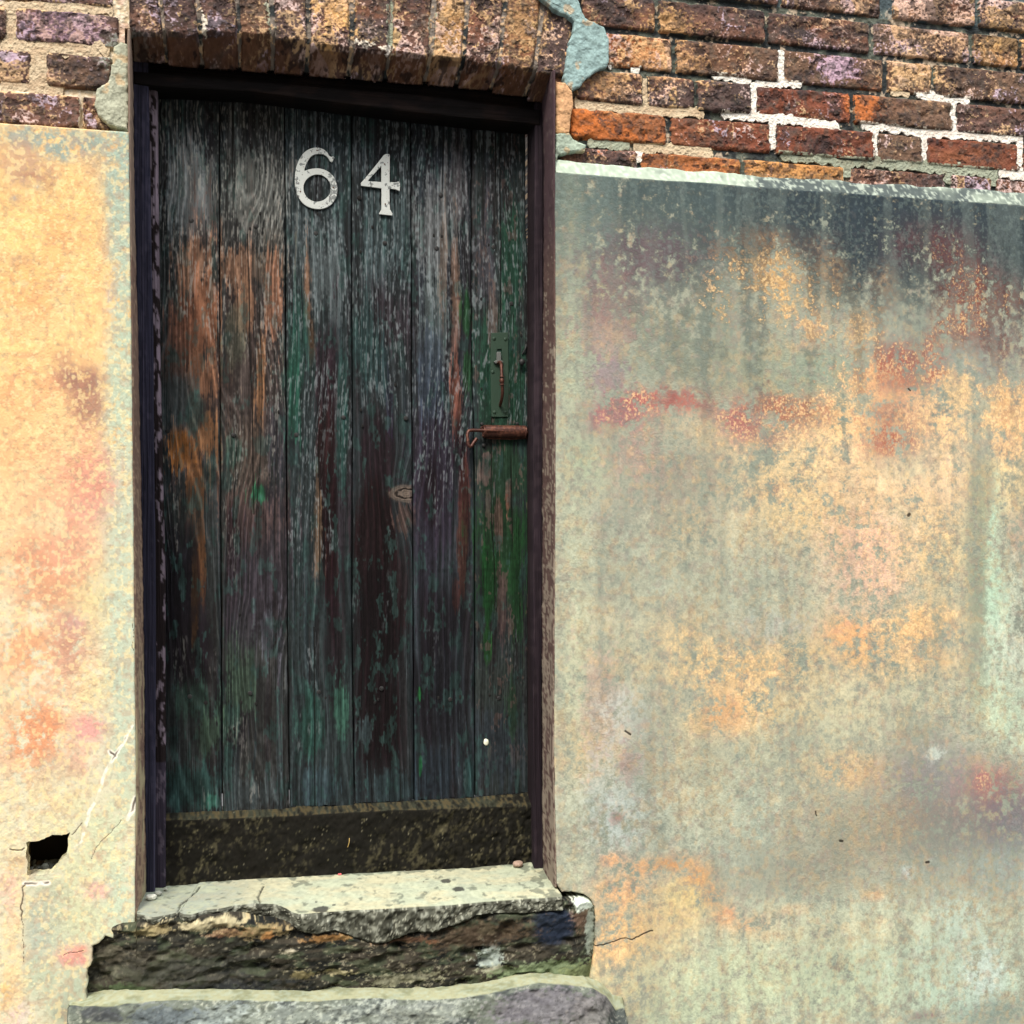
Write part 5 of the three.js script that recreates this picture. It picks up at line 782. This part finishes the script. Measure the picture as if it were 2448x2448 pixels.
// ---------------------------------------------------------------- threshold and steps
const rock = (x, y, z, s) => fbm3(x * 16, y * 26, z * 20, 4, s) - 0.5;
const ridged = (x, y, z, s) => { const n = fbm3(x * 13, y * 38, z * 20, 4, s); return 0.5 - Math.abs(n - 0.5) * 2; };
const thrFront = yOfX([[392, 1958], [560, 1953], [700, 1947], [912, 1935], [1082, 1930], [1264, 1924]], -0.14);
const treadBack = yOfX([[340, 2118], [396, 2115], [700, 2096], [912, 2085], [1124, 2075], [1264, 2062], [1340, 2060]], -0.14);
{
  const t = thing('threshold', 'dark mossy stone threshold riser under the plank door', 'threshold');
  const x0 = jl2(0.9) - 0.004, x1 = jr2(0.9) + 0.006;
  mesh('threshold_stone', sweep({ s0: x0, s1: x1, n: 330, counts: [14, 2, 44, 1, 2], inset: 0.002,
    ring: s => { const f = thrFront(s), b = Math.min(...[0, 1, 2, 3, 4, 5].map(i => s >= seams[i](0.9) - 0.001 && s <= seams[i + 1](0.9) + 0.001 ? bots[i](s) : 9)); const yb = (b > 8 ? f + 0.02 : b) - 0.001; return [[Math.max(f + 0.004, s < 0.21 ? f + 0.004 : yb), -0.182], [f, -0.143], [f - 0.004, -0.139], [treadBack(s) - 0.03, -0.141], [treadBack(s) - 0.03, -0.25], [Math.max(f, yb - 0.012), -0.25]]; },
    disp: (x, y, z, e) => { const k = z > -0.17 ? 1 : 0.3, q = sm(0.40, 0.62, x) ; return [x, y + (e < 2 ? (fbm3(x * 40, 1, z * 40, 3, 4) - 0.5) * 0.004 : 0), z + k * ((fbm3(x * 30, y * 40, 1, 3, 8) - 0.5) * 0.010 + (fbm3(x * 120, y * 120, 1, 2, 9) - 0.5) * (0.003 + 0.004 * q))]; },
    col: (x, y, z, e) => {
      const n = fbm(x * 45, y * 45, 3, 3), f = fbm(x * 210, y * 210, 3, 5), w = fbm(x * 700, y * 700, 1, 6); const o = [...C('#191814')];
      mixc(o, C('#151511'), 0.6 * sm(0.45, 0.6, n)); mixc(o, C('#6f6a50'), 0.5 * sm(0.64, 0.78, f * 0.5 + n * 0.3 + w * 0.2));
      if (w > 0.95 && n > 0.52) mixc(o, C('#8f8a74'), 0.5);
      mixc(o, C('#54503c'), 0.45 * sm(0.52, 0.68, fbm(x * 110, y * 80, 3, 77) * 0.6 + f * 0.4 + 0.10 * (fbm(x * 9, 3, 2, 78) - 0.5)) * sm(0.30, 0.55, fbm(x * 10, y * 14, 2, 79)));
      mulc(o, 0.6 + 0.8 * f);
      if (e < 1.6) { mixc(o, C('#3d4034'), 0.75 * sm(0.3, 0.6, n * 0.4 + f * 0.6)); mixc(o, C('#5c4a2a'), 0.35 * sm(0.5, 0.65, f)); }
      return o;
    } }), vertexMat(0.95), t);
}
const STEPS = 'worn stone steps below the plank door';
const ZS = 0.03;
// meet a sight line with the sloping tread
const treadFrontBase = yOfX([[300, 2192], [698, 2186], [1343, 2146], [1440, 2140]], ZS);
const treadY = (x, z) => lerp(treadBack(x), treadFrontBase(x), (z + 0.14) / (ZS + 0.14));
function onTread(u, v) { let a = -0.14, b = 0.09; for (let i = 0; i < 30; i++) { const m = (a + b) / 2, [x, y] = W(u, v, m); if (y > treadY(x, m)) b = m; else a = m; } const z = (a + b) / 2; return [W(u, v, z)[0], z]; }
const edgeTop = [[330, 2184], [340, 2186], [369, 2192], [397, 2186], [420, 2180], [423, 2182], [440, 2188], [457, 2189], [485, 2179], [519, 2175], [556, 2168], [598, 2164], [655, 2164], [684, 2174], [701, 2184], [715, 2187], [797, 2182], [854, 2178], [948, 2175], [1061, 2168], [1168, 2159], [1339, 2147]].map(p => onTread(...p));
const edgeZ = lookup(edgeTop, 0);
const edgeUnder = yOfX([[330, 2206], [369, 2207], [400, 2197], [425, 2197], [452, 2205], [480, 2197], [540, 2195], [580, 2198], [620, 2208], [660, 2211], [700, 2215], [730, 2228], [760, 2231], [800, 2222], [850, 2240], [900, 2254], [920, 2250], [948, 2238], [1000, 2222], [1034, 2228], [1068, 2213], [1115, 2199], [1135, 2186], [1200, 2180], [1250, 2182], [1300, 2178], [1345, 2176]], 0.025);
const lowBack = yOfX([[190, 2400], [208, 2393], [245, 2386], [400, 2378], [548, 2375], [700, 2370], [850, 2365], [948, 2360], [1034, 2358], [1168, 2351], [1290, 2343], [1420, 2342]], 0.02);
const gum = [[1067, 2107, .0120], [1097, 2127, .0140], [768, 2172, .0175], [1021, 2103, .003], [1012, 2109, .002], [798, 2162, .004], [756, 2155, .003]].map(([u, v, r]) => { const [x, z] = onTread(u, v); return [x, z, r]; });
const treadCracks = [[[477, 2119], [470, 2130], [455, 2142], [430, 2160], [424, 2180]], [[630, 2118], [626, 2125], [617, 2145], [623, 2165], [622, 2176]]].map(l => l.map(p => onTread(...p)));
const segD = (x, z, l) => { let b = 9; for (let i = 1; i < l.length; i++) { const [ax, az] = l[i - 1], [bx, bz] = l[i], dx = bx - ax, dz = bz - az, t = Math.max(0, Math.min(1, ((x - ax) * dx + (z - az) * dz) / (dx * dx + dz * dz))); b = Math.min(b, Math.hypot(x - ax - t * dx, z - az - t * dz)); } return b; };
{
  const t = thing('doorstep', 'upper stone step with a pale cracked mortar tread', 'step', STEPS);
  const xs = W(326, 2190, 0.02)[0], xe = W(1343, 2150, 0.02)[0], xcut = lookup(treadCracks[0], 1);
  const topCol = (x, y, z, e) => {
    const n = fbm(x * 16, z * 30, 3, 3), f = fbm(x * 150, z * 150 + y * 150, 3, 5), p = fbm(x * 420, z * 420 + y * 420, 2, 6);
    if (e < 1 || (e > 4.9)) {
      const o = [...C('#a8af98')];
      mixc(o, C('#9da593'), 0.6 * sm(0.4, 0.72, fbm(x * 30, z * 50, 4, 21))); mixc(o, C('#b8b192'), 0.6 * sm(0.4, 0.7, n)); mixc(o, C('#8f9686'), 0.4 * sm(0.58, 0.7, fbm(x * 90, z * 140, 3, 27)));
      const lg = sm(0.24, -0.02, x + (n - 0.5) * 0.2); mixc(o, C('#7e8782'), 0.7 * lg * sm(0.3, 0.6, f * 0.5 + n * 0.5));
      // dirt gathered at the back corner and along the riser
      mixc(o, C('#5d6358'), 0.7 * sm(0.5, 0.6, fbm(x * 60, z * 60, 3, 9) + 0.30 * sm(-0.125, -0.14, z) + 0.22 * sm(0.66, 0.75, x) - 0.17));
      mulc(o, 0.8 + 0.4 * f); if (p > 0.8) mixc(o, C('#5e6358'), 0.3);
      for (const [gx, gz, r] of gum) { const d = Math.hypot((x - gx) / r, (z - gz) / (r * 0.85)) + (f - 0.5) * 0.5; if (d < 1.1) mixc(o, C('#2b2b2d'), 0.88 * (1 - sm(0.85, 1.1, d))); }
      for (const l of treadCracks) { const d = segD(x, z, l) + (f - 0.5) * 0.002; if (d < 0.0028) mixc(o, C('#2a2a26'), 0.85 * (1 - sm(0.0008, 0.0028, d))); }
      return o;
    }
    // broken aggregate edge
    const o = [...C('#5a5c52')], g = fbm(x * 90, y * 90 + z * 40, 3, 31);
    mixc(o, C('#8d9084'), 0.7 * sm(0.52, 0.66, f)); mixc(o, C('#26261f'), 0.8 * sm(0.5, 0.62, g)); if (p > 0.74) mixc(o, C('#b5b7a6'), 0.6); return mulc(o, 0.62 + 0.76 * f);
  };
  const slab = (s0, s1, nm, label, drop, shear) => {
    const m = mesh(nm, sweep({ s0, s1, n: Math.round((s1 - s0) / 0.0024), counts: [56, 3, 14, 4, 1, 2], inset: 0.002,
      ring: s => { const z = edgeZ(s), y = treadY(s, z) - drop, u = Math.min(edgeUnder(s), y - 0.012); return [[treadY(s, -0.142) - drop, -0.142], [y + 0.0005, z - 0.004], [y - 0.003, z], [u, z + 0.004 - 0.010 * sm(0.3, 0.6, 0.5)], [u, -0.10], [treadY(s, -0.142) - 0.05, -0.142]]; },
      disp: (x, y, z, e, t) => {
        x += shear * 0.27 * (0.02 - z) * (shear * (drop ? t : 1 - t) > 0 ? (drop ? t : 1 - Math.min(1, t * 3)) : 0);
        if (e < 1) { let c = 0; for (const l of treadCracks) { const d = segD(x, z, l); if (d < 0.003) c = Math.max(c, 1 - d / 0.003); } return [x, y + (fbm3(x * 9, 1, z * 14, 3, 3) - 0.5) * 0.007 * sm(-0.14, -0.10, z) + (fbm3(x * 90, 1, z * 90, 2, 4) - 0.5) * 0.0014 - c * 0.004, z]; }
        if (e < 4) { const a = (fbm3(x * 55, y * 70, z * 55, 3, 7) - 0.5), b = fbm3(x * 170, y * 170, z * 170, 2, 8) - 0.5, k = e < 2 ? 0.35 : 1; return [x, y + (e > 2.9 ? a * 0.010 : a * 0.003 * k), z + k * (a * 0.016 + b * 0.007)]; }
      }, col: topCol }), vertexMat(0.93), t);
    if (label) m.userData.label = label; return m;
  };
  const xc = W(424, 2165, 0)[0];
  slab(xs, xc - 0.0012, 'mortar_topping', 'broken left piece of the mortar tread', 0.003, 1);
  slab(xc + 0.0012, xe, 'mortar_topping', 'long pale mortar tread', 0, 1);
  // the sandstone block
  const bx0 = W(196, 2330, 0)[0], bx1 = W(1427, 2230, -0.004)[0];
  const blockTop = s => { const u = edgeUnder(s) + 0.004; const r = sm(xe - 0.012, xe + 0.006, s), rt = W(1380, 2139, 0)[1] - 0.004; const base = s < xs ? edgeUnder(xs) - 0.006 : u; let y = lerp(base, rt, r); const d = (s - (bx1 - 0.035)) / 0.035; if (d > 0) y -= 0.04 * (1 - Math.sqrt(Math.max(0, 1 - d * d))); return y; };
  const face = s => { const a = sm(bx0, bx0 + 0.14, s), b = sm(bx1, bx1 - 0.07, s); return lerp(-0.016, 0.030, Math.min(a, 1) * 0.999) * 1 * (b > 0.999 ? 1 : 1) - (1 - b) * 0.034; };
  const B_ST = [[1325, 2215, 55, 46, '#1f2838', .95, .5], [1310, 2190, 40, 24, '#222a36', .8, .8], [1395, 2195, 30, 40, '#7d6350', 0.50, 1.5], [1405, 2165, 34, 16, '#cfdccf', .9, 1.2], [1418, 2230, 14, 60, '#9aa597', .8, 1.5], [1170, 2290, 30, 26, '#9aa6a0', .8, 1.6], [1190, 2318, 40, 10, '#a9a892', .7, 1.7], [1300, 2320, 120, 22, '#6b7a5c', .85, 1.5], [1390, 2330, 50, 20, '#6a7350', .8, 1.5], [500, 2208, 80, 14, '#c9bf9a', 0.56, 1.5], [620, 2225, 60, 16, '#a8946a', 0.50, 1.7], [545, 2228, 40, 10, '#7f5a42', 0.46, 1.7], [640, 2234, 16, 10, '#b5793f', 0.43, 1.6], [360, 2225, 50, 12, '#b3a377', 0.50, 1.6], [790, 2240, 60, 8, '#a3763f', 0.43, 1.7], [320, 2330, 120, 50, '#4c4a41', .6, 1.8], [300, 2375, 60, 16, '#435338', .8, 1.6], [260, 2290, 40, 30, '#514d42', .7, 1.7], [810, 2325, 40, 8, '#b3ab88', .7, 1.8], [720, 2330, 30, 12, '#7c7350', .6, 1.8], [690, 2272, 30, 6, '#a29c88', .7, 1.7], [960, 2245, 60, 8, '#7d5840', 0.37, 1.8], [1030, 2248, 16, 6, '#96634a', 0.50, 1.4], [960, 2340, 90, 14, '#8a8a74', .55, 1.9], [1150, 2230, 120, 30, '#4a3d30', .7, 1.6], [560, 2360, 150, 18, '#26292c', .8, 1.4], [480, 2320, 120, 40, '#3a3c38', .6, 1.7]];
  const bst = stains(B_ST, 0.02);
  mesh('stone_block', sweep({ s0: bx0, s1: bx1, n: 520, counts: [16, 4, 74, 1, 2], inset: 0.004,
    ring: s => { const z = face(s), y = blockTop(s), lb = lowBack(s) - 0.02; return [[y - 0.002, -0.135], [y, z - 0.012], [y - 0.010, z], [lb, z - 0.012], [lb - 0.03, -0.2]]; },
    disp: (x, y, z, e) => { if (e > 3) return; const k = e < 1 ? 0.3 : 1, en = sm(bx0, bx0 + 0.05, x) * sm(bx1, bx1 - 0.07, x), a = rock(x, y, z, 13), r = ridged(x + y * 0.25, y, z, 17), f = fbm3(x * 100, y * 130, z * 100, 2, 19) - 0.5; return [x, y + (e < 2 ? a * 0.010 * k : 0), z + k * (0.35 + 0.65 * en) * (a * 0.014 + r * 0.006 - 0.003 + f * 0.006 - Math.max(0, fbm3(x * 22, y * 44, z, 2, 23) - 0.6) * 0.06)]; },
    col: (x, y, z, e) => {
      const n = fbm(x * 24, y * 60, 3, 43), f = fbm(x * 130, y * 210, 3, 45), p = fbm(x * 420, y * 420, 2, 46), st = fbm((x + y * 0.3) * 12, y * 120, 3, 47);
      const o = [...C('#30302a')]; mixc(o, C('#191c1d'), 0.85 * sm(0.46, 0.62, n)); mixc(o, C('#4a443a'), 0.5 * sm(0.5, 0.66, st)); mixc(o, C('#8f8a76'), 0.5 * sm(0.58, 0.72, f * 0.7 + p * 0.3)); mixc(o, C('#55604a'), 0.4 * sm(0.54, 0.66, fbm(x * 30 + 8, y * 70, 3, 49)));
      applyStains(o, bst, x, y, ((f - 0.5) * 0.8 + (n - 0.5) * 0.5 + (p - 0.5) * 0.4) * 0.7, true); mulc(o, 0.6 + 0.8 * f); return mulc(o, 0.8 + 0.4 * p);
    } }), vertexMat(0.95), t);
}
{
  const t = thing('doorstep', 'lower grey stone step with a wavy worn lip, at the bottom of the photo', 'step', STEPS);
  const lip = yOfX([[190, 2436], [230, 2420], [300, 2404], [400, 2397], [548, 2396], [650, 2398], [740, 2400], [850, 2393], [900, 2391], [960, 2395], [1034, 2396], [1101, 2391], [1168, 2380], [1235, 2364], [1286, 2354], [1353, 2357], [1420, 2366], [1460, 2395], [1495, 2446]], 0.085);
  const x0 = W(160, 2448, 0.03)[0], x1 = W(1500, 2430, 0.03)[0];
  const lst = stains([[700, 2430, 200, 20, '#8f9890', .45, 1.8], [1000, 2425, 150, 24, '#8f968e', .5, 1.8], [500, 2430, 120, 20, '#8a9593', .6, 1.8], [1300, 2410, 140, 40, '#66646a', .85, 1.4], [1420, 2420, 80, 40, '#6c6a6a', .8, 1.5], [380, 2430, 90, 24, '#515a60', .8, 1.6], [250, 2440, 60, 14, '#3d4044', .8, 1.6]], 0.1);
  mesh('stone_block', sweep({ s0: x0, s1: x1, n: 460, counts: [16, 5, 64, 40, 2, 1], inset: 0.004,
    ring: s => { const end = Math.min(1, sm(x0, x0 + 0.10, s)), e2 = sm(x1, x1 - 0.10, s), zf = 0.014 + 0.066 * Math.min(end, e2), L = lip(s), bk = Math.max(L + 0.003, lowBack(s) - (1 - e2) * 0.01); return [[bk, -0.03], [L + 0.001, zf], [L - 0.008, zf + 0.010], [L - 0.12, zf + 0.058], [-0.0, zf + 0.17], [-0.0, -0.03]]; },
    disp: (x, y, z, e) => { if (e > 3.99 || y < 0.02) return; const k = e < 1 ? 0.25 : 1; return [x, y + (fbm3(x * 14, 2, z * 30, 3, 3) - 0.5) * 0.006 * k, z + k * (rock(x, y, z, 53) * 0.026 + ridged(x, y, z, 57) * 0.006 + (fbm3(x * 90, y * 90, z * 60, 2, 54) - 0.5) * 0.008)]; },
    col: (x, y, z, e) => {
      const n = fbm(x * 24, (y - z) * 40, 3, 63), f = fbm(x * 130, (y - z) * 150, 3, 65), p = fbm(x * 420, (y - z) * 420, 2, 66);
      if (e < 1) { const o = [...C('#9fa183')]; mixc(o, C('#7f8468'), 0.7 * sm(0.5, 0.62, n)); mixc(o, C('#8f9a8c'), 0.5 * sm(0.5, 0.65, f)); return mulc(o, 0.72 + 0.56 * f); }
      const o = [...C('#666d64')]; mixc(o, C('#3f4547'), 0.75 * sm(0.48, 0.62, n)); mixc(o, C('#a2a596'), 0.5 * sm(0.58, 0.72, f)); applyStains(o, lst, x, y, ((f - 0.5) * 0.8 + (n - 0.5) * 0.6) * 0.7, true); mulc(o, 0.6 + 0.8 * f); if (p > 0.74) mixc(o, C('#3a3a3c'), 0.5); return o;
    } }), vertexMat(0.95), t);
}
// ---------------------------------------------------------------- small things lying on the step
function lump(name, u, v, r, hex, label, category, group, sq = [1, 0.8, 1], seed = 1) {
  const [x, z] = onTread(u, v), g = new THREE.IcosahedronGeometry(r, 3), p = g.attributes.position;
  for (let i = 0; i < p.count; i++) { const k = 0.75 + 0.6 * fbm3(p.getX(i) / r * 1.2 + 5, p.getY(i) / r * 1.2 + 5, p.getZ(i) / r * 1.2 + 5, 3, seed); p.setXYZ(i, p.getX(i) * k * sq[0], p.getY(i) * k * sq[1], p.getZ(i) * k * sq[2]); }
  g.computeVertexNormals();
  const col = []; for (let i = 0; i < p.count; i++) { const o = [...C(hex)]; mulc(o, 0.6 + 0.8 * fbm3(p.getX(i) * 400, p.getY(i) * 400, p.getZ(i) * 400, 2, seed)); col.push(...o); }
  g.setAttribute('color', new THREE.Float32BufferAttribute(col, 3));
  const m = mesh(name, g, vertexMat(0.9)); m.position.set(x, treadY(x, z) + r * sq[1] * 0.75, z); m.userData = { label, category }; if (group) m.userData.group = group; return m;
}
lump('pebble', 1237, 2072, 0.0095, '#a18a7c', 'small pinkish pebble at the back right corner of the tread', 'pebble', null, [1.15, 0.85, 1], 4);
lump('mortar_crumb', 362, 2150, 0.0085, '#d9dcd0', 'largest pale mortar crumb at the foot of the left jamb', 'crumb', 'mortar crumbs at the foot of the left jamb', [1.3, 0.7, 1], 8);
lump('mortar_crumb', 378, 2140, 0.0062, '#a3a79d', 'grey mortar crumb behind the largest crumb by the left jamb', 'crumb', 'mortar crumbs at the foot of the left jamb', [1.2, 0.8, 1], 12);
lump('mortar_crumb', 396, 2128, 0.0034, '#9a9d92', 'smallest mortar crumb, nearest the dark threshold at its left end', 'crumb', 'mortar crumbs at the foot of the left jamb', [1.2, 0.8, 1], 15);
lump('petal', 812, 2092, 0.0036, '#c96a6c', 'tiny pink petal at the foot of the dark threshold', 'petal', null, [1.2, 0.6, 0.8], 19);
{
  const a = W(831, 2025, -0.13), b = W(835, 2003, -0.133);
  const m = mesh('straw', tube([[a[0], a[1], -0.129], [(a[0] + b[0]) / 2 + 0.0008, (a[1] + b[1]) / 2, -0.127], [b[0], b[1], -0.131]], 0.0007, 8), new THREE.MeshStandardMaterial({ color: new THREE.Color('#a98f52'), roughness: 0.8 }));
  m.userData = { label: 'short yellow straw stuck to the dark threshold face', category: 'straw' };
}

renderer.render(scene, camera);
